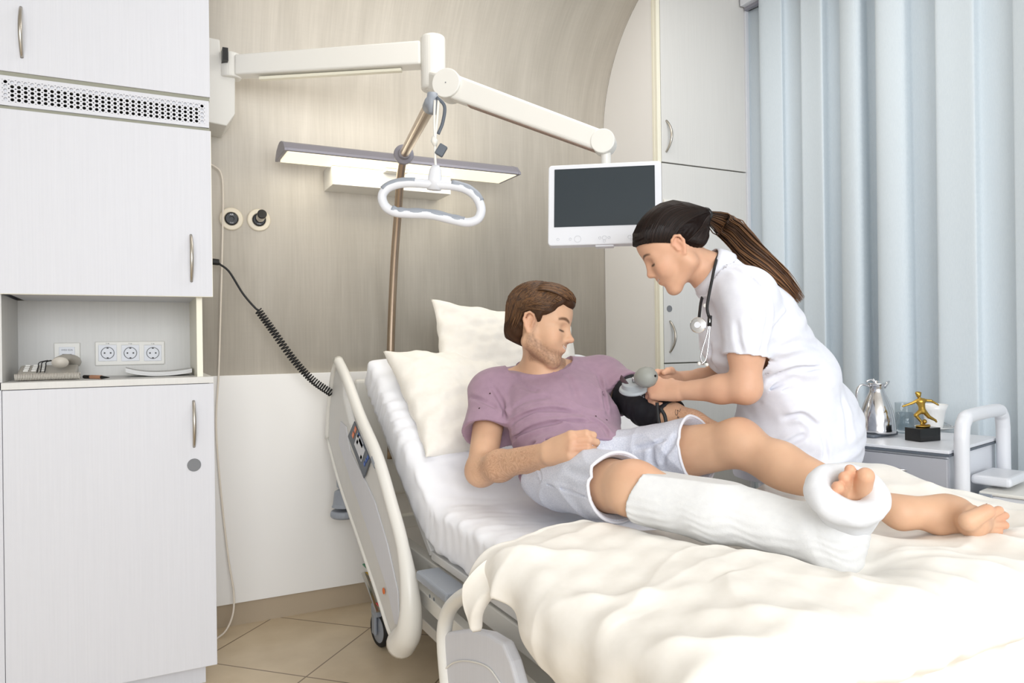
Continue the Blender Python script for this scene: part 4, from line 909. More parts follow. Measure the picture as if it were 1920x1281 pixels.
def head(B, O, F_, U_, sc, female=False, smile=0.0):
    """head in a local frame: x forward, y to the person's left, z up; returns the mapping"""
    x = nrm(F_); z = A3(U_); z = nrm(z-x*(z@x)); y = np.cross(z, x); R = np.stack([x, y, z], -1); O = A3(O)
    def L_(a, b, c): return O+R@(np.array([a, b, c])*sc)
    g = .94 if female else 1.0
    def e(c, r, k=.02, sub=False, Rl=None): B.ell(L_(*c), np.array(r)*sc, R if Rl is None else R@Rl, k, sub)
    def c_(a, b, ra, rb, k=.012, sub=False): B.cone(L_(*a), L_(*b), ra*sc, rb*sc, k, sub)
    e((-.012, 0, .045), (.099, .076, .086)); e((.036, 0, .050), (.057, .062, .055), .03); e((.020, 0, -.010), (.068, .062*g, .082), .03)
    e((.052, 0, -.040), (.044, .041*g, .052), .03)
    for s in (1, -1):
        c_((.002, s*.056*g, -.030), (-.004, s*.053*g, -.056), .014, .014, .03); c_((-.004, s*.050*g, -.060), (.070, s*.014, -.096), .0165, .0155, .025)
        c_((.083, s*.012, .027), (.067, s*.047, .025), .009 if not female else .006, .009, .014)
        e((.060, s*.041, -.018), (.026, .020, .022), .022)                       # cheek
        e((.066, s*.035, -.038), (.020, .018, .018), .02)
        e((.103, s*.030, .008), (.017, .015, .012), .014, True)                   # socket
        e((.0745, s*.031, .007), (.0125, .0145, .0125), .004)                  # lid over the eyeball
        e((.0985, s*.0115, -.0275), (.0105, .0065, .0065), .006)                 # nostril wing
        c_((.0955, s*.003, -.0455), (.0825, s*.024, -.049+.006*smile), .0056, .0036, .006)  # upper lip
        c_((.0945, s*.003, -.0590), (.0810, s*.021, -.0545+.006*smile), .0070, .0042, .006)  # lower lip
    e((.077, 0, -.098), (.019, .019, .0165), .02)                                # chin
    e((.070, 0, -.050), (.026, .029, .026), .02)                                 # mouth mound
    c_((.086, 0, .022), (.107, 0, -.016), .0078, .0090, .014); e((.1125 if not female else .107, 0, -.0215), (.0120, .0100, .0094), .008)
    for s in (1, -1): c_((.082, s*.0215, -.028), (.074, s*.030, -.046), .0016, .0012, .008, True)
    for s in (1, -1): c_((.0905, s*.0, -.0518), (.0845, s*.022, -.0515+.006*smile), .0012, .0010, .003, True)
    # ears
    for s in (1, -1):
        ea = [(.010, .073, .012), (.004, .079, .026), (-.010, .082, .032), (-.022, .083, .024), (-.024, .081, .006), (-.016, .077, -.012), (-.005, .072, -.028), (.004, .070, -.026)]
        B.chain([L_(a, s*b, c) for a, b, c in ea], [q*sc for q in (.0042, .0042, .0042, .0044, .0044, .0046, .0056, .0044)], .003)
        e((-.008, s*.0725, .002), (.014, .005, .022), .006); c_((.006, s*.073, .004), (.005, s*.0735, -.008), .0045, .0045, .004)
        c_((-.012, s*.077, .016), (-.014, s*.078, -.006), .0032, .0032, .004)
        e((-.0035, s*.0800, .001), (.0065, .006, .010), .004, True)
    return L_, R
# ---------------- bedside table and what stands on it ----------------
NZ = 0.805
fr0 = W(1779, 845, 2.2); bk = (W(1882, 817, 2.526)-fr0); bk.z = 0; fx = bk.normalized(); fy = Vector((-fx.y, fx.x, 0))
def NT(a, b, z): return Vector((fr0.x, fr0.y, 0))+fx*a+fy*b+Vector((0, 0, z))   # a: depth from the front, b: towards the wall
t = thing('bedside_table', NT(.25, .3, 0), 'white and grey wheeled bedside table by the curtain', 'bedside table')
Mn = Matrix(((fx.x, fy.x, 0, fr0.x), (fx.y, fy.y, 0, fr0.y), (0, 0, 1, 0), (0, 0, 0, 1)))
bm = bmesh.new(); box(bm, 0, .46, .0, .58, NZ-.010, NZ, Mn); fin('top', bm, M['plastic_cool'], t, bevel=.002)
bm = bmesh.new(); box(bm, -.002, .462, -.002, .58, NZ-.018, NZ-.0105, Mn); fin('top_edge', bm, M['dgrey_pl'], t, bevel=.001)
bm = bmesh.new(); box(bm, .02, .45, .01, .57, .12, NZ-.019, Mn); fin('body', bm, M['plastic_cool'], t, bevel=.004)
gm = mat('silver_grey_front', (170, 171, 178), .4)
for k, (z0, z1) in enumerate(((NZ-.165, NZ-.026), (NZ-.42, NZ-.170), (.13, NZ-.425))):
    bm = bmesh.new(); box(bm, .002, .02, .006, .574, z0, z1, Mn); d = fin('drawer' if k < 2 else 'door', bm, gm, t, bevel=.002)
    if k < 2:
        zc = W(1655, 876, 2.35).z if k == 0 else (z0+z1)/2
        bm = bmesh.new(); tube(bm, [NT(-.018*math.sin(math.pi*u), .12+.24*u, zc) for u in [i/12 for i in range(13)]], [.003+.004*math.sin(math.pi*i/12) for i in range(13)], 10); fin('handle', bm, M['chrome'], d, smooth=True)
bm = bmesh.new(); hp_ = [(.03, -.025, .2), (.03, -.025, NZ-.05), (.035, -.025, NZ+.055), (.055, -.025, NZ+.088), (.10, -.025, NZ+.100), (.34, -.025, NZ+.100), (.385, -.025, NZ+.088), (.405, -.025, NZ+.055), (.41, -.025, NZ-.05), (.41, -.025, .2)]
tube(bm, catmull([NT(*p) for p in hp_], 8), .021, 18, up=fy); fin('tubular_handle', bm, M['plastic_cool'], t, smooth=True)
bm = bmesh.new(); box(bm, .14, .33, -.12, -.01, NZ-.115, NZ-.085, Mn); fin('side_arm', bm, M['plastic_cool'], t, bevel=.012, seg=3)
bm = bmesh.new(); box(bm, .10, .36, -.30, -.055, .25, NZ-.135, Mn); bx_ = fin('side_box', bm, M['plastic_cool'], t, bevel=.006)
bm = bmesh.new(); box(bm, .09, .37, -.31, -.05, NZ-.134, NZ-.124, Mn); fin('side_box_lid', bm, M['plastic'], bx_, bevel=.003)
bm = bmesh.new(); box(bm, .085, .098, -.085, -.05, .3, NZ-.13, Mn); fin('grey_hinge', bm, M['grey_pl'], bx_, bevel=.002)
for a_, b_ in ((.06, .06), (.06, .52), (.40, .06), (.40, .52)):
    c = NT(a_, b_, .04); bm = bmesh.new(); cyl(bm, c-fy*.012, c+fy*.012, .04, n=24); box(bm, -.012, .012, -.012, .012, .02, .085, Matrix.Translation((c.x, c.y, 0))); fin('castor', bm, M['grey_pl'], t, bevel=.003)
# tray
def onN(x, y): return WZ(x, y, NZ)
tz = NZ+.0005
c = onN(1640, 822); t = thing('tray', (c.x, c.y, NZ), 'small dark tray under the steel jug', 'tray')
bm = bmesh.new(); cl = [onN(1605, 822), onN(1675, 819), onN(1655, 811), onN(1600, 813)]
q = onN(1676, 818.5); jx = WZ(1645, 812, NZ+.01)
prism(bm, rrect(.17, .15, .015), .011, Matrix.Translation((q.x-.03, q.y+.085, tz)) @ Matrix.Rotation(.15, 4, 'Z')); fin('plate', bm, M['dgrey_pl'], t, bevel=.003)
# steel jug
jc = Vector((jx.x, jx.y, NZ+.0125)); t = thing('thermos_jug', jc, 'polished stainless steel thermos jug on the dark tray', 'jug')
bm = bmesh.new(); lathe(bm, [(0, 0), (.058, 0), (.0595, .003), (.0595, .012), (.0585, .016), (.0580, .03), (.056, .05), (.051, .075), (.043, .10), (.034, .122), (.026, .138), (.0235, .146), (.0235, .156), (.027, .166), (.031, .172), (.029, .172), (.022, .158), (0, .155)], c=jc, n=56); fin('body', bm, M['chrome'], t, smooth=True)
jl = Vector((-.85, .45, 0)).normalized()
bm = bmesh.new(); tube(bm, catmull([jc-jl*.024+Vector((0, 0, .158)), jc-jl*.036+Vector((0, 0, .170)), jc-jl*.044+Vector((0, 0, .177))], 5), [.010, .010, .009, .009, .008, .008, .007, .006, .005, .004, .003], 12, sx=.8); fin('spout', bm, M['chrome'], t, smooth=True)
bm = bmesh.new(); lathe(bm, [(0, .012), (.006, .012), (.01, .006), (.026, .004), (.028, 0), (0, 0)], c=jc+Vector((0, 0, .168)), n=32); lid = fin('lid', bm, M['chrome'], t)
bm = bmesh.new(); tube(bm, catmull([jc+jl*.0+Vector((0, 0, .176)), jc+jl*.02+Vector((0, 0, .183)), jc+jl*.036+Vector((0, 0, .176))], 4), .003, 8); cyl(bm, jc+jl*.01+Vector((0, 0, .176)), jc+jl*.01+Vector((0, 0, .186)), .004); fin('thumb_lever', bm, M['chrome'], lid, smooth=True)
bm = bmesh.new(); tube(bm, catmull([jc+jl*.024+Vector((0, 0, .160)), jc+jl*.052+Vector((0, 0, .166)), jc+jl*.068+Vector((0, 0, .146)), jc+jl*.070+Vector((0, 0, .10)), jc+jl*.060+Vector((0, 0, .066)), jc+jl*.05+Vector((0, 0, .062))], 6), .0065, 12, sx=.55, up=jl.cross(Vector((0, 0, 1)))); fin('handle', bm, M['chrome'], t, smooth=True)
# glass of water
def thin_glass(name, col, alpha):
    m = bpy.data.materials.new(name); m.use_nodes = True; N = m.node_tree.nodes; L = m.node_tree.links; N.clear()
    o = N.new('ShaderNodeOutputMaterial'); t_ = N.new('ShaderNodeBsdfTransparent'); t_.inputs[0].default_value = _lin(col); g = N.new('ShaderNodeBsdfGlossy'); g.inputs['Roughness'].default_value = .04
    f = N.new('ShaderNodeLayerWeight'); f.inputs[0].default_value = .15; mm = N.new('ShaderNodeMath'); mm.operation = 'MULTIPLY_ADD'; mm.inputs[1].default_value = .45; mm.inputs[2].default_value = alpha
    x_ = N.new('ShaderNodeMixShader'); L.new(f.outputs[1], mm.inputs[0]); L.new(mm.outputs[0], x_.inputs[0]); L.new(t_.outputs[0], x_.inputs[1]); L.new(g.outputs[0], x_.inputs[2]); L.new(x_.outputs[0], o.inputs[0]); return m
gm_ = thin_glass('clear_glass', (243, 246, 247), .03); wm = thin_glass('water', (228, 234, 238), .02)
gc = onN(1697, 812); gc.z = NZ+.0006; t = thing('water_glass', gc, 'straight clear glass half full of water behind the trophy', 'glass')
bm = bmesh.new(); lathe(bm, [(0, 0), (.029, 0), (.030, .002), (.0325, .108), (.0312, .108), (.0288, .012), (.02, .009), (0, .009)], c=gc, n=40); fin('tumbler', bm, gm_, t, smooth=True)
bm = bmesh.new(); lathe(bm, [(0, .0095), (.0195, .0095), (.0285, .0125), (.0301, .072), (0, .072)], c=gc, n=40); fin('water', bm, wm, t, smooth=True)
# cup and saucer
cc = onN(1752, 806); cc.z = NZ+.0006; cm_ = mat('white_china', (240, 240, 240), .2)
t = thing('saucer', cc, 'white china saucer under the cup behind the trophy', 'saucer')
bm = bmesh.new(); lathe(bm, [(0, 0), (.035, 0), (.06, .008), (.065, .011), (.064, .0125), (.035, .0045), (0, .0045)], c=cc, n=40); fin('dish', bm, cm_, t, smooth=True)
c2 = cc+Vector((0, 0, .0052)); t = thing('coffee_cup', c2, 'flared white china cup on a saucer behind the trophy', 'cup')
bm = bmesh.new(); lathe(bm, [(0, 0), (.025, 0), (.028, .004), (.032, .03), (.038, .065), (.046, .088), (.0445, .088), (.036, .064), (.028, .01), (0, .008)], c=c2, n=44); fin('bowl', bm, cm_, t, smooth=True)
bm = bmesh.new(); e_ = Vector((.9, .4, 0)).normalized(); tube(bm, catmull([c2+e_*.036+Vector((0, 0, .062)), c2+e_*.058+Vector((0, 0, .06)), c2+e_*.056+Vector((0, 0, .03)), c2+e_*.031+Vector((0, 0, .022))], 6), .0035, 10); fin('handle', bm, cm_, t, smooth=True)
bm = bmesh.new(); q = cc+Vector((.035, -.045, .0145)); tube(bm, [q, q+Vector((.03, .04, .004)), q+Vector((.05, .07, .006))], [.002, .0015, .0015], 8); sph(bm, q+Vector((-.008, -.008, 0)), .008, 14, (1.2, .8, .35)); tag(fin('teaspoon', bm, M['chrome'], smooth=True), 'small steel teaspoon on the saucer', 'spoon')

# gold footballer trophy on a black block
tc_ = onN(1730, 826); tc_.z = NZ+.0005; ax_ = Vector((math.cos(-.10), math.sin(-.10), 0)); 
bx = W(1702, 826, 2.36); rzt = math.radians(-48)
t = thing('trophy', (tc_.x, tc_.y, NZ), 'gold footballer figurine trophy on a black block', 'trophy')
TS = 2.37/FPX     # metres per photograph pixel at the trophy
rt = (ray(1800, 790)-ray(1700, 791)).normalized(); rt.z = 0; rt.normalize(); upv = Vector((0, 0, 1)); fwv = rt.cross(upv)
Mt = Matrix(((rt.x, fwv.x, 0, tc_.x), (rt.y, fwv.y, 0, tc_.y), (0, 0, 1, tc_.z), (0, 0, 0, 1))) @ Matrix.Rotation(math.radians(-22), 4, 'Z')
bm = bmesh.new(); box(bm, -27*TS, 27*TS, -17*TS, 17*TS, 0, 25*TS, Mt); fin('block', bm, mat('polished_black_stone', (12, 12, 13), .18), t, bevel=.001)
# figure: local u to the right, v up (pixels), w towards the viewer
def TP(u, v, w_=0): return A3(tc_)+A3(rt)*(u*TS)+np.array([0, 0, v*TS])-A3(fwv)*0+A3(rt.cross(upv))*(-w_*TS)
# photograph (1702..1760, 736..803) -> local, block top at v=25
def TQ(x, y, w_=0): return TP(x-1731, 829-y+0, w_)
fg_ = Body()
fg_.ell(TQ(1732, 802), (13*TS, 9*TS, 3.2*TS), axes((0, 0, 1), rt), .002); fg_.cone(TQ(1722, 803, 2), TQ(1742, 801, -2), 3*TS, 3*TS, .002)
fg_.ell(TQ(1724, 741), (4.6*TS, 4.6*TS, 5.8*TS), None, .002); fg_.cone(TQ(1721, 738), TQ(1727, 738), 3.2*TS, 2.6*TS, .002); fg_.cone(TQ(1725, 746), TQ(1727, 750), 2.6*TS, 3*TS, .002)
fg_.cone(TQ(1724, 754), TQ(1733, 753), 5.2*TS, 5.2*TS, .003); fg_.cone(TQ(1728, 755), TQ(1731, 768), 7.5*TS, 5.2*TS, .004); fg_.cone(TQ(1730, 768), TQ(1732, 773), 5.6*TS, 6*TS, .003)
fg_.chain([TQ(1721, 753), TQ(1711, 758, 2), TQ(1698, 762.5, 3)], [3.1*TS, 2.4*TS, 1.7*TS], .002); fg_.cone(TQ(1698, 762.5, 3), TQ(1695.5, 763.5, 3), 2*TS, 1.8*TS, .001)
fg_.chain([TQ(1735, 752), TQ(1747, 753, -2), TQ(1757, 759, -3)], [3.1*TS, 2.5*TS, 1.7*TS], .002); fg_.cone(TQ(1757, 759, -3), TQ(1760, 761, -3), 2*TS, 1.6*TS, .001)
fg_.chain([TQ(1729, 772), TQ(1720, 781, 3), TQ(1730, 795, 0)], [4.8*TS, 3.5*TS, 2.1*TS], .002); fg_.cone(TQ(1729, 797), TQ(1735, 799, 2), 2.2*TS, 1.8*TS, .001)
fg_.chain([TQ(1734, 773), TQ(1744, 784, 1), TQ(1757, 791, 2)], [4.8*TS, 3.4*TS, 2.2*TS], .002); fg_.cone(TQ(1757, 791, 2), TQ(1760, 794, 4), 2.3*TS, 1.9*TS, .001)
FIG = (fg_, t)
# ---------------- the patient ----------------
SKM = np.array(_lin((214, 176, 146))[:3]); 
H1 = A3((1.06, 1.80, .765)); H2 = A3((1.27, 1.85, .775)); K1 = A3(W(1188, 918, 1.72)); K2 = A3(W(1383, 832, 1.93)); AN1 = A3(W(1540, 1005, 1.50)); AN2 = A3(W(1690, 962, 1.62))
S1 = A3(W(925, 738, 2.42)); S2 = A3(W(1128, 712, 2.48)); E1 = A3(W(902, 883, 2.22)); WR1 = A3(W(1030, 848, 1.955))
E2 = A3(W(1255, 782, 2.20)); WR2 = A3(W(1400, 838, 2.04)); NK = A3(W(1012, 690, 2.42)); PV = (H1+H2)/2
HO = A3(W(1011, 612, 2.335))
lat = nrm(S2-S1); spine = nrm((S1+S2)/2-PV); Rt = axes(spine, lat); front = Rt[:, 1] if Rt[:, 1]@np.array([0, -1, 0]) > 0 else -Rt[:, 1]
mb = Body()
torso = [((S1+S2)/2-spine*.10, (.160, .090, .150)), ((S1+S2)/2*.45+PV*.55, (.140, .086, .15)), (PV+spine*.015, (.150, .095, .10))]
for c, r in torso: mb.ell(c, r, Rt, .06)
for S in (S1, S2): mb.ell(S, .058, None, .05); mb.cone(NK-spine*.01, S+spine*.01, .045, .045, .05)
mb.cone(NK-spine*.06, HO+(NK-HO)*.35, .062, .056, .04)
# arms
mb.cone(S1, E1, .053, .043, .03); mb.ell(E1, .040, None, .02); mb.chain([E1, E1+(WR1-E1)*.3, WR1], [.042, .043, .027], .025)
mb.cone(S2, E2, .052, .044, .03); mb.chain([E2, E2+(WR2-E2)*.3, WR2], [.043, .042, .028], .025)
# legs
mb.chain([H1, H1+(K1-H1)*.5, K1], [.076, .074, .060], .04); mb.ell(K1+A3((0, .0, .010)), .053, None, .03)
mb.chain([H2, H2+(K2-H2)*.5, K2], [.078, .076, .060], .04); mb.ell(K2+A3((-.005, -.012, .012)), (.050, .050, .052), None, .03)
sd2 = nrm(AN2-K2); cu = np.array([0, 0, -1.]); cu = nrm(cu-sd2*(cu@sd2))
mb.chain([K2, K2+(AN2-K2)*.3, K2+(AN2-K2)*.65, AN2], [.052, .045, .034, .029], .03); mb.ell(K2+(AN2-K2)*.33+cu*.022, (.042, .042, .095), axes(sd2, (1, 0, 0)), .04)
mb.chain([K1, AN1], [.055, .036], .03)
# left foot
hl2 = A3(W(1758, 982, 1.60)); bl2 = A3(W(1826, 978, 1.50)); 
foot(mb, hl2, A3(W(1830, 980, 1.53)), A3((-.50, -.72, -.45)), A3((0, 0, 1.)), .84, AN2, False); toes2 = []
for (x0, y0, d0), (x1, y1, d1), r0, r1 in (((1816, 978, 1.505), (1851, 959, 1.50), .0185, .0150), ((1846, 970, 1.545), (1873, 957, 1.555), .0105, .0095), ((1850, 974, 1.56), (1884, 967, 1.575), .0095, .0088), ((1848, 984, 1.55), (1884, 985, 1.565), .0095, .0090), ((1842, 992, 1.55), (1872, 997, 1.56), .0095, .0090)):
    a_ = A3(W(x0, y0, d0)); b_ = A3(W(x1, y1, d1)); mb.cone(A3(W(1826, 981, 1.54)), a_, .024, r0, .015); mb.cone(a_, b_, r0, r1, .003); f_ = nrm(b_-a_); u_ = A3((.35, .75, .55)); toes2.append((b_, f_, nrm(u_-f_*(u_@f_))))
# right foot in plaster, toes up
hl1 = A3(W(1584, 1056, 1.47)); bl1 = A3(W(1590, 935, 1.475)); solen = nrm(AN1-K1)
L1_, _t = foot(mb, hl1, bl1, solen, (1, .4, .3), .98, AN1, False)
toes1 = []
for (x0, y0, d0), (x1, y1, d1), r0, r1 in (((1612, 925, 1.43), (1623, 893, 1.395), .0200, .0165), ((1598, 920, 1.44), (1594, 881, 1.41), .0105, .0105), ((1590, 925, 1.44), (1583, 895, 1.405), .0105, .0110), ((1582, 932, 1.44), (1571, 914, 1.40), .0105, .0120), ((1575, 940, 1.44), (1561, 928, 1.40), .0095, .0098)):
    a_ = A3(W(x0, y0, d0)); b_ = A3(W(x1, y1, d1)); mb.cone(bl1, a_, .030, r0, .02); mb.cone(a_, b_, r0, r1, .003); toes1.append((b_, nrm(b_-a_), nrm(a_-b_)))
# hands
fw = nrm(A3(W(1086, 829, 1.875))-WR1)
LH1, _ = hand(mb, WR1, fw, A3((-.55, -.78, .45)), (0, .4, 1), [(30, 58, 45), (34, 60, 45), (38, 60, 45), (42, 58, 45)], .98, [(.018, .022, -.008), (.045, .036, -.026), (.068, .030, -.042), (.084, .016, -.05)], wr_r=.026)
LH2, _ = hand(mb, WR2, nrm(WR2-E2), (0, 0, 1), (-1, 0, 0), [(15, 20, 15)]*4, 1.0)
# head
mF = nrm(A3((.63, -.76, -.22))); mU = nrm(A3((.16, .02, 1)))
HL, HR = head(mb, HO, mF, mU, 1.0, smile=1.4)
def hloc(P, L_O=HO, R=HR): return (P-L_O)@R
def man_tint(P):
    c = np.repeat(SKM[None, :], len(P), 0); q = hloc(P); x, y, z = q[:, 0], q[:, 1], q[:, 2]; inh = (np.linalg.norm(q, axis=1) < .16)*1.0
    rd = [SKM[0]*1.0, SKM[1]*.80, SKM[2]*.78]
    for s in (1, -1):
        c = mixc(c, rd, ball(q, (.07, s*.045, -.02), (.03, .028, .024), .8)*.45*inh); c = mixc(c, rd, ball(q, (-.008, s*.08, 0), (.03, .02, .04), .3)*.4*inh)
        br = np.clip(1-np.abs(z-(.0305+.006*np.sin((np.abs(y)-.012)/.035*2.6)))/.0062, 0, 1)*np.clip(1-np.abs(y-s*.031)/.024, 0, 1)**.4*(x > .04); c = mixc(c, _lin((92, 64, 44))[:3], np.clip(br*2, 0, .9)*inh)
        ey = np.clip(1-np.abs(z-(-.001))/.0042, 0, 1)*np.clip(1-np.abs(y-s*.0315)/.0145, 0, 1)**.3*(x > .06); c = mixc(c, _lin((58, 38, 30))[:3], np.clip(ey*1.6, 0, .95)*inh)
    c = mixc(c, rd, ball(q, (.112, 0, -.022), (.018, .018, .016), .8)*.5*inh)
    # stubble: jaw, chin, upper lip, sideburn
    lipz = -.052; jaw = np.clip(( -.034-.25*(x-.03)*0-z+.02*np.clip((x-.02)/.05, 0, 1)*-1)/.014, 0, 1)
    cheekline = -.028-.030*np.clip((x+.0)/.07, 0, 1)
    be = np.clip((cheekline-z)/.012, 0, 1)*np.clip((x+.012)/.012, 0, 1)*np.clip((z+.118)/.01, 0, 1)
    mus = ball(q, (.092, 0, -.0405), (.022, .026, .0062), .6); sb = np.clip(1-np.abs(x-.012)/.012, 0, 1)*np.clip((.02-z)/.01, 0, 1)*np.clip((z+.06)/.01, 0, 1)
    no = np.clip(.62+.38*nz(q[:, 0]*900, q[:, 1]*900, q[:, 2]*900), 0, 1)
    c = mixc(c, _lin((108, 78, 58))[:3], np.clip(be*.75+mus*.8+sb*.55, 0, .8)*no*inh)
    lm = np.clip(ball(q, (.091, 0, -.0465), (.016, .024, .0055), .35)+ball(q, (.090, 0, -.0575), (.016, .021, .0065), .35), 0, 1); c = mixc(c, _lin((196, 118, 108))[:3], lm*.85*inh)
    te = np.clip(1-np.abs(z+.0516-.006*1.4*(np.abs(y)/.02)**1.5*.9)/.0042, 0, 1)*(np.abs(y) < .017)*(x > .078); c = mixc(c, _lin((235, 225, 215))[:3], np.clip(te*1.6, 0, .85)*inh)
    c = mixc(c, _lin((96, 40, 36))[:3], np.clip(1-np.abs(z+.0518-.006*1.4*(np.abs(y)/.02)**1.5*.9)/.0014, 0, 1)*(np.abs(y) < .023)*(np.abs(y) > .0)*(x > .074)*.9*inh)
    for K_ in (K1, K2): c = mixc(c, rd, ball(P, K_+A3((0, -.02, .045)), (.06, .06, .05), .8)*.5)
    for (tp, f_, n_) in toes2+toes1: c = mixc(c, [SKM[0]*1.02, SKM[1]*.82, SKM[2]*.80], ball(P, tp, (.028,)*3, .8)*.6)
    c = mixc(c, rd, ball(P, LH1(.11, 0, -.01), (.05,)*3, .7)*.4)
    for a, b in ((E1, WR1), (E2, WR2)):
        ab = b-a; t = np.clip(((P-a)@ab)/(ab@ab), -.1, 1); dd = np.linalg.norm(P-a-t[:, None]*ab, axis=1); hair = np.clip((.06-dd)/.01, 0, 1)*np.clip(t*4, 0, 1)*np.clip((1-t)*5, 0, 1)*np.clip(.5+.9*np.sin(900*(t*.26)+40*nz(P[:, 0]*30, P[:, 1]*30, P[:, 2]*30)), 0, 1)
        c = mixc(c, _lin((160, 116, 84))[:3], hair*.38)
    return c
man = thing('person', (PV[0], PV[1], .66), 'man in a mauve T-shirt and grey shorts sitting on the bed, right leg in plaster', 'person')
skm = skin_mat('warm_skin', (222, 178, 150))
sdf_obj('body', mb, .0030, skm, man, tint=man_tint, margin=.004)
# T-shirt: an open shell over the torso and the upper arms
ts = Body()
for (c, r), g in zip(torso, ((.186, .122, .17), (.168, .120, .155), (.180, .122, .12))): ts.ell(c, g, Rt, .06)
nax_ = nrm(HO+(NK-HO)*.35-(NK-spine*.06)); tt = ts.copy(); sl1 = S1+(E1-S1)*.56; sl2 = S2+(E2-S2)*.42
for S, q, r in ((S1, sl1, .079), (S2, sl2, .074)): ts.ell(S, .070, None, .05); ts.cone(NK-spine*.012, S+spine*.006, .058, .057, .05); ts.cone(S, q, .068, r, .04)
ts.cone(NK-spine*.035, NK+nax_*.03, .069, .067, .03)
ud = {1: nrm(E1-S1), 2: nrm(E2-S2)}
nax = nrm(HO+(NK-HO)*.35-(NK-spine*.06))
shc = Creases(ts, [([(945, 803), (985, 779), (1030, 769), (1085, 776)], .0062, .015), ([(950, 832), (1000, 803), (1060, 792), (1120, 793)], .0062, .0145), ([(945, 853), (990, 837), (1050, 822), (1085, 815)], .006, .010),
 ([(1100, 784), (1128, 798), (1140, 818)], .006, .012), ([(890, 700), (922, 722), (942, 758), (948, 785)], .007, .011), ([(1122, 705), (1131, 740), (1138, 778)], .0055, .012), ([(1085, 850), (1120, 842), (1150, 838)], .0055, .010),
 ([(958, 700), (985, 725), (1010, 735)], .008, .006), ([(960, 770), (990, 750), (1035, 745)], .008, .006), ([(880, 745), (905, 752), (935, 770)], .007, .006), ([(1060, 700), (1075, 725), (1082, 755)], .009, .005), ([(955, 872), (985, 862), (1020, 846)], .006, .009)])
def shirt_post(P, d):
    q = (P-PV)@Rt; x, z = q[..., 0], q[..., 2]; y = (P-PV)@front
    wv = np.sin(x*9+1.2)+.5*np.sin(x*21)
    f1 = 1-np.abs(np.sin(z*24+1.6*wv+x*5+.6)); f2 = 1-np.abs(np.sin(17*(z*.8+x*.9)+1.1*np.sin(x*12)+.4))
    fold = .010*f1**2.5*np.exp(-((z-.09)/.085)**2)+.007*f2**3*np.clip((np.abs(x)-.05)/.08, 0, 1)*np.clip((.32-z)/.1, 0, 1)
    fold = fold+.006*(1-np.abs(np.sin((P[..., 0]*.5-P[..., 2]*.9)*26+1.5*np.sin(P[..., 1]*9))))**2.5*np.clip((np.abs(x)-.14)/.06, 0, 1)
    fold = fold*.6-shc(P)
    d = d-fold-.0012*nz(P[..., 0]*18, P[..., 1]*18, P[..., 2]*18)
    dT = tt.ev(P)-fold; hemd = (P-PV)@spine-.012+.012*np.sin(x*20); TH = .008+.024*np.clip(hemd/.03, 0, 1)
    for S, e, t_ in ((S1, ud[1], np.linalg.norm(sl1-S1)), (S2, ud[2], np.linalg.norm(sl2-S2))): TH = np.where(np.linalg.norm(P-(S+e*t_), axis=-1) < .12, .008+(TH-.008)*np.clip((t_-(P-S)@e)/.03, 0, 1), TH)
    sh = np.maximum(d, -(d+TH)); shT = np.maximum(dT, -(dT+.008))
    sh = np.maximum(sh, -hemd)            # hem
    for S, e, t_ in ((S1, ud[1], np.linalg.norm(sl1-S1)), (S2, ud[2], np.linalg.norm(sl2-S2))):
        near = np.linalg.norm(P-(S+e*t_), axis=-1) < .105; cut = (P-S)@e-t_; sh = np.where(near & (cut > 0), np.maximum(shT, sh), np.where(near, np.maximum(sh, np.where(dT > .004, cut, -1)), sh))
    b = NK-nax*.02; qq = P-b; ax_ = qq@nax; rad = np.linalg.norm(qq-ax_[..., None]*nax, axis=-1)
    hole = np.where(ax_ > -.10, .067-.25*np.clip(-ax_, -.1, .02)-rad, -1); up_ = ax_ > -.04
    fr_ = np.clip((qq@front)/.07, -1, 1); lim = .036-.024*np.clip(fr_, 0, 1)+.006*np.clip(-fr_, 0, 1); sh = np.maximum(sh, np.where(rad < .11, ax_-lim-(.0), -1)*1.0)
    return sh
shm = noise_mat('mauve_cotton', (157, 129, 147), (165, 136, 154), (1, 1, 1), 40, .85, .25, sheen=.15, bscale=300)
sdf_obj('t_shirt', ts, .0031, shm, man, post=shirt_post, margin=.028)
nr = Body()
cr = []
for k in range(40):
    a = 2*math.pi*k/40; xr = nrm(lat-nax*(lat@nax)); yr = np.cross(nax, xr); yr = yr if yr@front > 0 else -yr
    dd = xr*math.cos(a)+yr*math.sin(a); f_ = max(0, math.sin(a)); lim = .036-.024*f_+.006*max(0, -math.sin(a)); cr.append(NK-nax*.02+nax*(lim-.003)+dd*(.0738+.003*f_))
bm = bmesh.new(); tube(bm, cr, .0085, 10, closed=True, sx=.4, up=nax); fin('neckband', bm, noise_mat('mauve_rib', (146, 118, 136), (154, 126, 144), (1, 1, 1), 60, .9, .3), man, smooth=True)
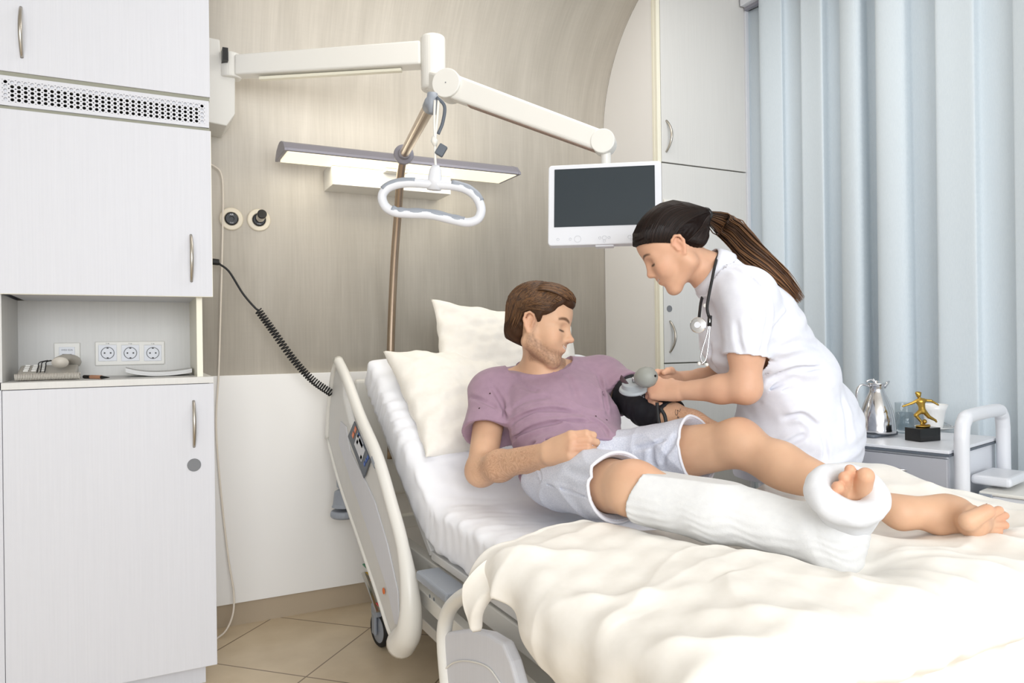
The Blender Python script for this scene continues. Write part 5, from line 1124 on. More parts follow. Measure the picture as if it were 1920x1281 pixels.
# shorts
so = Body(); so.ell(PV+spine*.005, (.172, .108, .105), Rt, .05)
hm1 = H1+(K1-H1)*.84; hm2 = H2+(K2-H2)*.72
so.chain([H1, hm1], [.088, .086], .05); so.chain([H2, hm2], [.090, .092], .05)
t1 = nrm(K1-H1); t2 = nrm(K2-H2)
soc = Creases(so, [([(1225, 838), (1222, 862), (1230, 880)], .008, .011), ([(1272, 812), (1255, 840), (1240, 872)], .008, .010), ([(1000, 898), (1050, 915), (1120, 937)], .0035, .005), ([(1008, 870), (1014, 890), (1022, 910)], .004, .006), ([(1190, 842), (1215, 838), (1250, 826)], .006, .009), ([(1160, 850), (1180, 862), (1205, 866)], .007, .008), ([(985, 930), (1040, 960), (1100, 968)], .008, .006), ([(1060, 880), (1100, 892), (1140, 890)], .009, .006)])
def shorts_fold(P):
    X, Y, Z_ = P[..., 0], P[..., 1], P[..., 2]; g = np.clip(1-np.linalg.norm(P-(PV+A3((.04, -.10, .06))), axis=-1)/.20, 0, 1)
    return .006*(1-np.abs(np.sin((X*.7+Y*.3+Z_)*20+1.4*np.sin(Y*14))))**2+.0015*nz(X*20, Y*20, Z_*20)+.006*g*(1-np.abs(np.sin((Y-X*.9)*24+1.2*np.sin(Z_*20))))**2.2-soc(P)
def shorts_post(P, d):
    d = d-shorts_fold(P); TH = .018
    for Hh, t_, L_ in ((H1, t1, np.linalg.norm(hm1-H1)), (H2, t2, np.linalg.norm(hm2-H2))): TH = np.where(np.linalg.norm(P-(Hh+t_*L_), axis=-1) < .14, .008+.010*np.clip((L_-(P-Hh)@t_)/.03, 0, 1), TH)
    sh = np.maximum(d, -(d+TH)); sh = np.maximum(sh, (P-PV)@spine-.060)
    for Hh, t_, L_ in ((H1, t1, np.linalg.norm(hm1-H1)), (H2, t2, np.linalg.norm(hm2-H2))):
        near = np.linalg.norm(P-(Hh+t_*L_), axis=-1) < .16; sh = np.where(near, np.maximum(sh, (P-Hh)@t_-L_), sh)
    return sh
stm = noise_mat('grey_marl_jersey', (195, 199, 213), (220, 222, 232), (1, 1, 1), 260, .9, .2, sheen=.1)
sho = sdf_obj('shorts', so, .0035, stm, man, post=shorts_post, margin=.028)
for Hh, t_, L_, r, seed in ((H1, t1, np.linalg.norm(hm1-H1), .0915, 0), (H2, t2, np.linalg.norm(hm2-H2), .0955, 1)):
    xr = nrm(np.cross(t_, (0, 0, 1))); yr = np.cross(t_, xr); c = Hh+t_*(L_-.001); P_ = []
    for k in range(48):
        a = 2*math.pi*k/48; dd = xr*math.cos(a)+yr*math.sin(a); lo_, hi_ = .05, .13
        for _ in range(14):
            md = (lo_+hi_)/2; pt = (c+dd*md)[None, :]
            if (so.ev(pt)-shorts_fold(pt))[0] > 0: hi_ = md
            else: lo_ = md
        P_.append(c+dd*(lo_-.002))
    bm = bmesh.new(); tube(bm, P_, .0042, 8, closed=True); fin('frayed_hem', bm, mat('pale_hem%d' % seed, (225, 226, 234), .9), sho, smooth=True)
# plaster cast
pc = Body(); kc = K1+(AN1-K1)*.06
ct = nrm(AN1-K1)
pc.chain([K1+(AN1-K1)*.04, K1+(AN1-K1)*.45, AN1], [.076, .069, .055], .03)
pc.chain([hl1-solen*.01, (hl1+bl1)/2-solen*.008, bl1-solen*.004], [.046, .044, .045], .03)
md = nrm(np.cross(nrm(bl1-hl1), solen)); md = md if md@np.array([1, .4, 0]) > 0 else -md; ff = nrm(bl1-hl1)
pc.cone(bl1+md*.018, bl1-md*.018, .043, .043, .03); pc.cone(AN1, hl1+ff*.05-solen*.03, .055, .045, .04)
tipc = (toes1[0][0]+toes1[3][0])/2
def cast_post(P, d):
    d = d-.0012*nz(P[..., 0]*22, P[..., 1]*22, P[..., 2]*22)-.0010*np.sin(((P-hl1)@ff)*330+5*nz(P[..., 0]*20, P[..., 1]*20, P[..., 2]*20))*np.clip(1-np.abs((P-hl1)@ff-.04)/.09, 0, 1)
    d = np.maximum(d, -((P-kc)@ct)-.012*np.sin(np.arctan2((P-kc)[..., 2], (P-kc)[..., 0])*2+.6))
    return np.maximum(d, (P-bl1)@ff+.002)
plm = noise_mat('white_plaster', (216, 216, 216), (221, 221, 220), (1, 1, 1), 60, .9, .25, bscale=260)
pco = sdf_obj('plaster_cast', pc, .0032, plm, man, post=cast_post, margin=.01)
rim = Body(); ov = []; cc_ = A3(W(1588, 925, 1.425)); rn_ = nrm(ff*.80-A3(_F)*.60); e1 = nrm(A3(W(1640, 905, 1.42))-cc_); e1 = nrm(e1-rn_*(e1@rn_)); e2 = np.cross(rn_, e1)
for k in range(32):
    a = 2*math.pi*k/32; ov.append(cc_+e1*.056*math.cos(a)+e2*.050*math.sin(a))
for k in range(32): rim.cone(ov[k], ov[(k+1) % 32], .0185+.003*math.sin(k*.4+1), .0185+.003*math.sin((k+1)*.4+1), .012)
for k in range(0, 32, 2): rim.cone(ov[k]-rn_*.004, bl1-ff*.035+(ov[k]-cc_)*.62, .016, .016, .02)
def rim_post(P, d):
    d = d-.0016*nz(P[..., 0]*40, P[..., 1]*40, P[..., 2]*40); return d
sdf_obj('padded_rim', rim, .0030, noise_mat('white_padding', (218, 219, 223), (224, 225, 228), (1, 1, 1), 50, .95, .3), pco, post=rim_post, margin=.01)
# toe nails
def nail(parent, tp, f_, up_, w_, l_):
    up_ = nrm(up_-f_*(up_@f_)); s_ = np.cross(f_, up_); c = A3(tp); bm = bmesh.new(); G = []
    for i in range(6):
        row = []
        for j in range(7):
            u = (j/6-.5)*2; v = i/5; row.append(bm.verts.new(Vector(c+s_*u*w_*.5*(1-.12*(v-.5)**2)+f_*(v-.35)*l_+up_*(-u*u*w_*.16))))
        G.append(row)
    for i in range(5):
        for j in range(6): bm.faces.new((G[i][j], G[i][j+1], G[i+1][j+1], G[i+1][j]))
    bmesh.ops.solidify(bm, geom=bm.faces[:], thickness=.0006)
    fin('nail', bm, nm_, parent, smooth=True)
nm_ = mat('nail_pink', (236, 205, 190), .3)
for i, (tp, f_, n_) in enumerate(toes2):
    r = .0140 if i == 0 else .0088; nail(man, tp+n_*r*.93, f_, n_, r*1.3, r*1.15)
# hair
def hairmat(name, c1, c2):
    m = mat(name, c1, .42); nt = m.node_tree; N = nt.nodes; L = nt.links; oi = N.new('ShaderNodeVertexColor'); oi.layer_name = 'tint'
    L.new(oi.outputs[0], N['Principled BSDF'].inputs['Base Color']); N['Principled BSDF'].inputs['Specular IOR Level'].default_value = .3; N['Principled BSDF'].inputs['Anisotropic'].default_value = .6
    return m
def strands(name, paths, m, parent, c1, c2, seed=1):
    """many tapered locks in one mesh; paths: list of (points, radius)"""
    rnd_ = random.Random(seed); V = []; F = []; C_ = []; c1 = np.array(_lin(c1)[:3]); c2 = np.array(_lin(c2)[:3])
    for pts, r in paths:
        pts = np.array([list(p) for p in pts]); n = len(pts); col_ = c1+(c2-c1)*rnd_.random(); T_ = np.gradient(pts, axis=0); T_ /= np.linalg.norm(T_, axis=1)[:, None]+1e-9
        a = np.cross(T_, [.3, .2, .93]); a /= np.linalg.norm(a, axis=1)[:, None]+1e-9; b = np.cross(T_, a); b0 = len(V)
        for i in range(n):
            t = i/(n-1); rr = r*min(1, (t*8+.3))*min(1, ((1-t)*5+.08))
            for k in range(5):
                th_ = 2*math.pi*k/5; V.append(pts[i]+(a[i]*math.cos(th_)+b[i]*math.sin(th_))*rr); C_.append(col_)
        for i in range(n-1):
            for k in range(5): F.append((b0+i*5+k, b0+i*5+(k+1) % 5, b0+(i+1)*5+(k+1) % 5, b0+(i+1)*5+k))
    me = bpy.data.meshes.new(name); me.from_pydata([tuple(v) for v in V], [], F); at = me.color_attributes.new('tint', 'FLOAT_COLOR', 'POINT'); c = np.ones((len(V), 4), np.float32); c[:, :3] = np.array(C_); at.data.foreach_set('color', c.ravel())
    return link(name, me, m, parent)
hrm = hairmat('hair', (90, 62, 42), (90, 62, 42))
hb = Body()
def he(c, r, k=.02): hb.ell(HL(*c), r, HR, k)
he((-.016, 0, .052), (.106, .083, .088)); he((.040, -.004, .088), (.056, .058, .036), .03); he((-.060, 0, -.020), (.050, .062, .060), .03)
for s in (1, -1): he((.008, s*.058, .050), (.048, .028, .040), .03); hb.cone(HL(.022, s*.068, .03), HL(.018, s*.068, .004), .012, .008, .015)
def hair_cut(P, d):
    q = (P-HO)@HR; x, y, z = q[..., 0], q[..., 1], q[..., 2]; ay = np.abs(y)
    line = np.where(x > .028, .078-1.6*np.clip(ay-.045, 0, .03)-.25*np.clip(x-.07, 0, .1), 0)   # hairline over the forehead
    d = d-.0022*np.sin(260*(ay*.8+.35*x+.10*z)+3*nz(x*30, y*30, z*30))
    f = np.where(x > .030, line-z+0*x, -1.); f2 = np.where((x <= .030) & (x > -.028), (.018-.9*np.clip(x-.008, 0, .03)*0)-z-.014*((x > .008) & (x < .028)), -1.)
    low = np.where(x <= -.028, -.078-z+.25*(x+.028)*-1, -1.)
    d = d+.006*np.clip(1+np.maximum(f, f2)/.014, 0, 1)
    ear = (1-np.sqrt(((x+.008)/.026)**2+((ay-.082)/.030)**2+((z-.002)/.034)**2))*.024
    return np.maximum(d, np.maximum(np.maximum(np.maximum(f, f2), low), ear))
hcap = hairmat('hair_cap', (66, 46, 33), (66, 46, 33)); hcap.node_tree.nodes['Principled BSDF'].inputs['Specular IOR Level'].default_value = .08
hair_o = sdf_obj('hair', hb, .0030, hcap, man, post=hair_cut, margin=.006, tint=lambda P: np.repeat(np.array(_lin((66, 46, 33))[:3])[None, :], len(P), 0), relax=2)
rn = random.Random(5); paths = []
def onhair(x, y, z, off=.002):
    """push a local point outwards onto the hair surface"""
    c = np.array([-.012, 0, .045]); v = np.array([x, y, z])-c; v /= np.linalg.norm(v); lo_, hi_ = .03, .18
    for _ in range(16):
        m_ = (lo_+hi_)/2
        if hb.ev((HO+HR@(c+v*m_))[None, :])[0] < 0: lo_ = m_
        else: hi_ = m_
    return c+v*(lo_+off)
for k in range(620):
    s = 1 if rn.random() < .72 else -1   # parting a little to one side, swept back and down
    x0 = rn.uniform(-.05, .085); part = .022+rn.uniform(-.01, .01); a0 = math.radians(rn.uniform(0, 10)); side = rn.random()
    ex_ = x0-.055-.05*rn.random()-(.03 if x0 < 0 else 0); yv = -s*1.0; ez_ = rn.uniform(.0, .04) if ex_ > -.03 else rn.uniform(-.07, .03); pts = []
    for i in range(9):
        t = i/8; xx = x0+(ex_-x0)*t**1.2; yy = (part*.6 if s < 0 else part)*(1-t)+(-s*-1)*0; ang = t*1.5
        yy = part+(.085*math.sin(ang))*(-1 if side < .5 else 1); zz = .12*math.cos(ang)+ez_*t+.01
        pts.append(HO+HR@onhair(xx, yy, zz, .0010+.002*math.sin(t*3)))
    ql = [HR.T@(p-HO) for p in pts]; cut_ = next((i for i, q_ in enumerate(ql) if -.034 < q_[0] < .034 and q_[2] < .040 and abs(q_[1]) > .05), len(pts))
    if cut_ > 3: paths.append((pts[:cut_], rn.uniform(.0010, .0022)))
for k in range(60):
    x0 = .088+rn.uniform(-.012, .006); y0 = rn.uniform(-.045, .05); pts = []
    for i in range(7):
        t = i/6; pts.append(HO+HR@onhair(x0-.09*t, y0-.05*t*(1 if y0 < .02 else -.6), .095+.02*t, .002+.007*math.sin(t*2.6)))
    paths.append((pts, rn.uniform(.0018, .0032)))
for k in range(260):      # locks combed back from the forehead and temple
    s_ = 1 if rn.random() < .5 else -1; t0 = rn.random(); st_ = np.array([.088-.060*t0, s_*(.020+.050*t0**.7), .098-.055*t0**1.5]); en_ = np.array([-.06-.03*rn.random(), s_*(.075), .055-.07*t0*rn.random()]); pts = []
    for i in range(9):
        t = i/8; pts.append(HO+HR@onhair(*(st_*(1-t)+en_*t+np.array([0, 0, .03*(1-t0)*math.sin(t*math.pi)])), .0006+.0012*math.sin(t*3)))
    ql = [HR.T@(p-HO) for p in pts]; cut_ = next((i for i, q_ in enumerate(ql) if -.034 < q_[0] < .034 and q_[2] < .034 and abs(q_[1]) > .05), len(pts))
    if cut_ > 3: paths.append((pts[:cut_], rn.uniform(.0010, .0020)))
strands('hair_locks', paths, hrm, hair_o, (56, 38, 27), (116, 82, 52), 2)
# ---------------- the nurse ----------------
SKN = np.array(_lin((218, 176, 148))[:3])
nk = A3(W(1338, 515, 2.12)); nch = A3(W(1418, 612, 2.16)); nwa = A3(W(1462, 722, 2.22)); npe = A3(W(1492, 815, 2.28))
sL = A3(W(1402, 556, 2.02)); sR = A3(W(1372, 560, 2.34)); eL = A3(W(1398, 728, 2.00)); wL = A3(W(1272, 733, 2.13)); eR = A3(W(1345, 715, 2.42)); wR = A3(W(1262, 712, 2.30))
nHO = A3(W(1266, 466, 2.10))
away = nrm(sR-sL); away = nrm(np.array([.62, .78, .02])); back_ = None
def nrot(ax): return axes(ax, away)
nb = Body()
ax1 = nrm(nk-nch); ax2 = nrm(nch-nwa); ax3 = nrm(nwa-npe)
fr2 = np.cross(ax2, away); fr2 = fr2 if fr2@np.array([-1, 0, 0]) > 0 else -fr2
nb.ell(nch, (.155, .105, .15), nrot(ax1), .06); nb.ell(nwa, (.14, .10, .12), nrot(ax2), .06); nb.ell(npe, (.17, .12, .13), nrot(ax3), .06)
for S in (sL, sR): nb.ell(S, .052, None, .05); nb.cone(nk, S, .042, .042, .05)
nb.cone(nk+ax1*-.03, nHO+(nk-nHO)*.45, .053, .046, .04)
nb.chain([sL, sL+(eL-sL)*.6, eL], [.050, .045, .040], .03); nb.chain([eL, eL+(wL-eL)*.35, wL], [.040, .037, .025], .025)
nb.cone(sR, eR, .046, .040, .03); nb.chain([eR, eR+(wR-eR)*.35, wR], [.040, .036, .025], .025)
fL = nrm(A3(W(1222, 728, 2.17))-wL)
LHn, _ = hand(nb, wL, fL, A3((-.40, -.72, .50)), (0, .3, 1), [(62, 72, 45), (60, 74, 45), (62, 72, 45), (64, 70, 45)], .92, [(.018, .022, -.008), (.036, .040, -.018), (.058, .044, -.030), (.080, .036, -.040)])
fR = nrm(A3(W(1222, 712, 2.25))-wR)
hand(nb, wR, fR, A3((.4, .75, .3)), (0, .2, 1), [(35, 45, 30), (40, 50, 30), (45, 50, 30), (48, 50, 30)], .90)
for sg, hx_ in ((1, .11), (-1, -.11)):      # legs behind the bed down to the shoes
    hp = npe+away*hx_*-1; ft = A3((npe[0]+.05, npe[1], 0))+away*hx_*-1*A3((1, 1, 0)); kn = (hp+A3((ft[0], ft[1], .09)))/2+A3((-.04, 0, 0))
    nb.chain([hp, kn, A3((ft[0]+.02, ft[1], .10))], [.095, .062, .042], .04)
nF = nrm(A3((-.70, .50, -.62))); nU = nrm(A3((-.52, .30, .80)))
NS_ = .92
NL, NR = head(nb, nHO, nF, nU, NS_, female=True, smile=.9)
def n_tint(P):
    c = np.repeat(SKN[None, :], len(P), 0); q = (P-nHO)@NR/NS_; x, y, z = q[:, 0], q[:, 1], q[:, 2]; inh = (np.linalg.norm(q, axis=1) < .16)*1.0; rd = [SKN[0]*1.0, SKN[1]*.78, SKN[2]*.76]
    for s in (1, -1):
        c = mixc(c, rd, ball(q, (.068, s*.045, -.022), (.03, .028, .024), .8)*.4*inh); c = mixc(c, rd, ball(q, (-.008, s*.08, 0), (.03, .02, .04), .3)*.35*inh)
        br = np.clip(1-np.abs(z-(.0315+.006*np.sin((np.abs(y)-.012)/.035*2.6)))/.0050, 0, 1)*np.clip(1-np.abs(y-s*.031)/.024, 0, 1)**.4*(x > .04); c = mixc(c, _lin((62, 44, 38))[:3], np.clip(br*1.5, 0, .9)*inh)
        ey = np.clip(1-np.abs(z+.001)/.0042, 0, 1)*np.clip(1-np.abs(y-s*.033)/.0155, 0, 1)**.3*(x > .055); c = mixc(c, _lin((32, 22, 20))[:3], np.clip(ey*1.8, 0, .97)*inh)
    c = mixc(c, rd, ball(q, (.110, 0, -.022), (.016, .018, .016), .8)*.35*inh)
    lm = np.clip(ball(q, (.091, 0, -.0465), (.016, .026, .0060), .35)+ball(q, (.090, 0, -.0575), (.016, .023, .0070), .35), 0, 1); c = mixc(c, _lin((190, 104, 98))[:3], lm*.8*inh)
    te = np.clip(1-np.abs(z+.0516-.006*.9*(np.abs(y)/.02)**1.5*.9)/.0036, 0, 1)*(np.abs(y) < .019)*(x > .076); c = mixc(c, _lin((235, 228, 220))[:3], np.clip(te*1.6, 0, .8)*inh)
    c = mixc(c, _lin((90, 36, 34))[:3], np.clip(1-np.abs(z+.0518-.006*.9*(np.abs(y)/.02)**1.5*.9)/.0016, 0, 1)*(np.abs(y) < .022)*(x > .075)*.85*inh)
    c = mixc(c, rd, ball(P, LHn(.09, 0, -.01), (.055,)*3, .7)*.35)
    return c
nurse = thing('person', (npe[0]+.05, npe[1], 0), 'nurse in a white tunic with a long dark ponytail bending over the patient', 'person')
skn = skin_mat('light_skin', (222, 176, 146))
sdf_obj('body', nb, .0030, skn, nurse, tint=n_tint, margin=.004)
# tunic
tn = Body(); hemc = A3(W(1500, 885, 2.30))
tn.ell(nch, (.172, .128, .165), nrot(ax1), .07); tn.ell(nwa+fr2*-.025, (.175, .150, .15), nrot(ax2), .08)
tn.ell(A3(W(1500, 810, 2.28)), (.19, .175, .15), nrot(ax3), .08); tn.cone(A3(W(1478, 820, 2.22)), A3(W(1470, 905, 2.26)), .145, .15, .08); tn.cone(A3(W(1512, 800, 2.34)), A3(W(1508, 900, 2.36)), .15, .155, .08)
tn.ell(A3(W(1388, 640, 2.18)), (.15, .115, .11), nrot(ax2), .06)
ttn = tn.copy(); sq = sL+(eL-sL)*.66; sq2 = sR+(eR-sR)*.58
for S, q in ((sL, sq), (sR, sq2)): tn.ell(S, .068, None, .05); tn.cone(nk, S, .063, .060, .05); tn.cone(S, q, .064, .064, .04)
eu = nrm(eL-sL); eu2 = nrm(eR-sR); nax2 = nrm(nHO+(nk-nHO)*.45-(nk-ax1*.03)); hd_ = nrm(A3((.05, -.02, -1)))
tnc = Creases(tn, [([(1395, 512), (1428, 548), (1441, 592), (1432, 640), (1426, 672)], .006, .012), ([(1440, 715), (1490, 694), (1545, 690), (1585, 706)], .009, .012), ([(1425, 738), (1470, 716), (1500, 706)], .0075, .011), ([(1424, 756), (1455, 738), (1480, 728)], .004, .006),
 ([(1460, 655), (1500, 642), (1540, 650)], .009, .008), ([(1450, 620), (1480, 585), (1500, 570)], .007, .012), ([(1470, 785), (1500, 778), (1520, 790), (1530, 800)], .007, .012), ([(1455, 845), (1490, 825), (1512, 815)], .007, .013), ([(1541, 806), (1546, 835), (1549, 875)], .007, .010),
 ([(1380, 600), (1384, 635), (1394, 668)], .008, .006), ([(1402, 590), (1408, 625), (1412, 660)], .009, .005), ([(1332, 640), (1338, 690), (1350, 740)], .009, .008), ([(1440, 700), (1428, 712), (1424, 724)], .006, .008), ([(1350, 500), (1375, 505), (1395, 520)], .006, .005), ([(1580, 740), (1590, 790), (1592, 830)], .01, .008)])
def tn_post(P, d):
    s = (P-nch)@-ax2; f = (P-nch)@fr2; X = P[..., 0]; Y = P[..., 1]; Z_ = P[..., 2]
    fold = .0055*np.sin(34*s+9*f+3*np.sin(f*14+1)+8*(Y-1.6))*np.clip((s-.02)/.08, 0, 1)*np.clip((.30-s)/.1, 0, 1)
    fold = fold+.0030*np.sin(58*(s+.8*f)+4*np.sin(s*15))*np.clip((s+.1)/.1, 0, 1)+.0045*np.sin(40*f+4*s+2*np.sin(s*9))*np.clip((s-.20)/.1, 0, 1)
    arm = np.clip(1-np.linalg.norm(P-sq, axis=-1)/.11, 0, 1); fold = fold+.005*arm*np.sin(60*((P-sL)@fr2)+2*np.sin(30*((P-sL)@eu)))
    fold = fold*.7-tnc(P)
    d = d-fold-.0012*nz(X*30, Y*30, Z_*30)
    dT = ttn.ev(P)-fold; TH = .026
    for q, e in ((sq, eu), (sq2, eu2)): TH = np.where(np.linalg.norm(P-q, axis=-1) < .12, .008+.012*np.clip(-((P-q)@e)/.03, 0, 1), TH)
    sh = np.maximum(d, -(d+TH)); shT = np.maximum(dT, -(dT+.008))
    hemz = .735+.03*np.clip((X-1.75)/.2, 0, 1)+.008*np.sin(X*30); sh = np.maximum(sh, hemz-Z_)
    for q, e in ((sq, eu), (sq2, eu2)):
        near = (np.linalg.norm(P-q, axis=-1) < .125) & ((P-nch)@-ax2 < .13); ee = nrm(e+fr2*.10); cut = (P-q)@ee; sh = np.where(near & (cut > 0), np.maximum(np.maximum(shT, sh), hemz-Z_), np.where(near, np.maximum(sh, np.where(dT > .004, cut, -1)), sh))
    # neck opening
    b = nk-nax2*.02; qq = P-b; a_ = qq@nax2; rad = np.linalg.norm(qq-a_[..., None]*nax2, axis=-1); sh = np.maximum(sh, np.where(rad < .086, a_-(.016), -1)); return sh
tnm = noise_mat('white_tunic', (226, 228, 238), (231, 233, 242), (1, 1, 1), 50, .8, .15, bscale=400, sheen=.1)
tun = sdf_obj('tunic', tn, .0038, tnm, nurse, post=tn_post, margin=.028)
# collar: a folded band standing around the neck with two points in front
def ring_strip(name, parent, m, cen, ax, R_, up_, n=60, gap=.0):
    xr = nrm(fr2-ax*(fr2@ax)); yr = np.cross(ax, xr); G = []
    for k in range(n+1):
        a = math.pi*(-1+gap)+2*math.pi*(1-gap)*k/n; a = a+math.pi; dd = xr*math.cos(a)+yr*math.sin(a); fr_ = (1+math.cos(a))/2; G.append((dd, fr_))
    bm = bmesh.new(); rows = []
    for dd, fr_ in G:
        row = []
        for j in range(6):
            t = j/5; h = up_*(1-.55*fr_) - t*(up_*.9+.020+.045*fr_**3); r_ = R_-.004+.020*t**.7+.002*math.sin(t*3); row.append(bm.verts.new(Vector(cen+ax*h+dd*r_)))
        rows.append(row)
    for i in range(n):
        for j in range(5): bm.faces.new((rows[i][j], rows[i+1][j], rows[i+1][j+1], rows[i][j+1]))
    o = fin(name, bm, m, parent, smooth=True); q = o.modifiers.new('s', 'SOLIDIFY'); q.thickness = .0025; return o
ring_strip('collar', tun, tnm, nk+nax2*.008, nax2, .066, .034, gap=.045)
bm = bmesh.new(); nr_ = [Vector(A3(W(x, y, d))) for x, y, d in ((1312, 575, 2.09), (1312, 640, 2.07), (1316, 700, 2.09))]
# trousers and shoes (hidden behind the bed from the front)
bm.free()
tr = Body()
for hx_ in (.11, -.11):
    hp = npe-away*hx_; ft = A3((npe[0]+.05, npe[1], 0))-away*hx_; ft[2] = 0; kn = (hp+A3((ft[0], ft[1], .09)))/2+A3((-.04, 0, 0)); tr.chain([hp, kn, A3((ft[0]+.02, ft[1], .09))], [.105, .080, .066], .04)
    sh_ = Body(); sh_.ell((ft[0]-.05, ft[1]+.02, .045), (.13, .05, .044), None, .02)
    sdf_obj('shoe', sh_, .005, M['plastic_cool'], nurse, post=lambda P, d: np.maximum(d, .001-P[..., 2]))
sdf_obj('trousers', tr, .005, tnm, nurse, post=lambda P, d: np.maximum(d, .06-P[..., 2]))
# hair: sleek cap combed back into a ponytail
hn = Body()
def hne(c, r, k=.02): hn.ell(NL(*c), np.array(r)*NS_, NR, k)
hne((-.016, 0, .050), (.106, .082, .091)); hne((.036, 0, .066), (.062, .066, .052), .03); hne((-.062, 0, .010), (.052, .062, .060), .03)
tie = NL(-.130, 0, .030); hn.cone(NL(-.085, 0, .030), tie, .040, .017, .04)
def nh_cut(P, d):
    q = (P-nHO)@NR/NS_; x, y, z = q[..., 0], q[..., 1], q[..., 2]
    d = d-.0010*np.sin(520*(z-.35*(x+.13)*np.sign(z-.03))+2*nz(x*20, y*20, z*20))
    f = np.where(x > .0, np.interp(x, [.0, .03, .06, .085, .12], [.012, .028, .056, .072, .080])-z, np.interp(x, [-.13, -.075, -.03, -.012, 0], [-.06, -.058, -.030, .020, .016])-z)
    d = d+.006*np.clip(1+f/.014, 0, 1)
    return np.maximum(d, f)
nhm = hairmat('dark_hair', (42, 28, 24), (42, 28, 24)); nhm.node_tree.nodes['Principled BSDF'].inputs['Roughness'].default_value = .38; nhm.node_tree.nodes['Principled BSDF'].inputs['Specular IOR Level'].default_value = .22
nho = sdf_obj('hair', hn, .0028, hcap, nurse, post=nh_cut, margin=.005, tint=lambda P: np.repeat(np.array(_lin((26, 17, 15))[:3])[None, :], len(P), 0), relax=2)
rn = random.Random(9); paths = []
def onn(v, off=.001):
    c = np.array([-.012, 0, .045]); w_ = np.array(v)-c; w_ /= np.linalg.norm(w_); lo_, hi_ = .03, .2
    for _ in range(15):
        m_ = (lo_+hi_)/2
        if hn.ev((nHO+NR@((c+w_*m_)*NS_))[None, :])[0] < 0: lo_ = m_
        else: hi_ = m_
    return nHO+NR@((c+w_*(lo_+off))*NS_)
for k in range(760):
    a = rn.uniform(-1.45, 1.45); st = np.array([.10*math.cos(a*.75)**.8*max(.2, math.cos(a*.9)), .085*math.sin(a), np.interp(abs(a), [0, .6, 1.0, 1.45], [.088, .074, .052, .018])]); en = np.array([-.118, .012*math.sin(a), .030+.016*math.cos(a)]); pts = []
    for i in range(10):
        t = i/9; mid = st*(1-t)+en*t+np.array([0, math.sin(a)*.03, .09*math.cos(a*.95)])*math.sin(t*math.pi)*1.0; pts.append(onn(mid, .0007))
    paths.append((pts, rn.uniform(.0012, .0022)))
for k in range(160):      # the hair behind the ears drawn up from the nape
    s_ = 1 if k % 2 else -1; u_ = rn.random(); st_ = np.array([-.028-.045*u_, s_*(.074-.045*u_), .002-.050*u_]); en_ = np.array([-.118, s_*.010, .026]); pts = [onn(st_*(1-t)+en_*t+np.array([-.02*math.sin(t*3.1), s_*.012*math.sin(t*3.1), 0]), .0007) for t in [i/7 for i in range(8)]]
    paths.append((pts, rn.uniform(.0012, .0020)))
strands('hair_locks', paths, nhm, nho, (18, 12, 10), (40, 26, 21), 3)
# ponytail hanging over the back of the shoulder
pt = [tie, A3(W(1352, 418, 2.19)), A3(W(1378, 440, 2.17)), A3(W(1412, 478, 2.14)), A3(W(1450, 512, 2.13)), A3(W(1482, 545, 2.13)), A3(W(1510, 575, 2.13))]
pc_ = catmull(pt, 6); n = len(pc_); paths = []
for k in range(620):
    u, v = rn.gauss(0, .5), rn.gauss(0, .5); u = max(-1.1, min(1.1, u)); v = max(-1.1, min(1.1, v)); e_ = rn.uniform(.70, 1.0); ph = rn.uniform(0, 6); pts = []
    for i in range(0, int((n-1)*e_)+1, 2):
        t = i/(n-1); p = A3(pc_[i]); T_ = nrm(A3(pc_[min(i+1, n-1)])-A3(pc_[max(i-1, 0)])); a_ = nrm(np.cross(T_, (0, 0, 1))); b_ = np.cross(T_, a_)
        w_ = np.interp(t, [0, .06, .22, .45, .75, 1.0], [.010, .016, .032, .034, .026, .012]); wob = .004*math.sin(t*9+ph)*t; pts.append(p+a_*(u*w_*.8+wob)+b_*(v*w_+wob))
    if len(pts) > 3: paths.append((pts, rn.uniform(.0010, .0019)))
pm = hairmat('ponytail_hair', (60, 42, 30), (60, 42, 30))
po = strands('ponytail', paths, pm, nho, (46, 30, 24), (120, 84, 54), 4)
at = po.data.color_attributes['tint']; co = np.empty(len(po.data.vertices)*3, np.float32); po.data.vertices.foreach_get('co', co); co = co.reshape(-1, 3); c = np.empty(len(co)*4, np.float32); at.data.foreach_get('color', c); c = c.reshape(-1, 4)
L0 = np.linalg.norm(co-tie[None, :].astype(np.float32), axis=1); c[:, :3] *= np.clip(.35+L0/.28*1.1, .35, 1.5)[:, None]; at.data.foreach_set('color', c.ravel())   # lighter dyed ends
bm = bmesh.new(); tx = nrm(A3(pt[1])-tie); q = frame(tie+tx*.004, Vector(tx).orthogonal(), tx); tube(bm, [q @ Vector((.0165*math.cos(a), .0165*math.sin(a), .002*math.sin(3*a))) for a in [2*math.pi*k/28 for k in range(28)]], .0068, 10, closed=True); fin('hair_tie', bm, M['black'], nho, smooth=True)

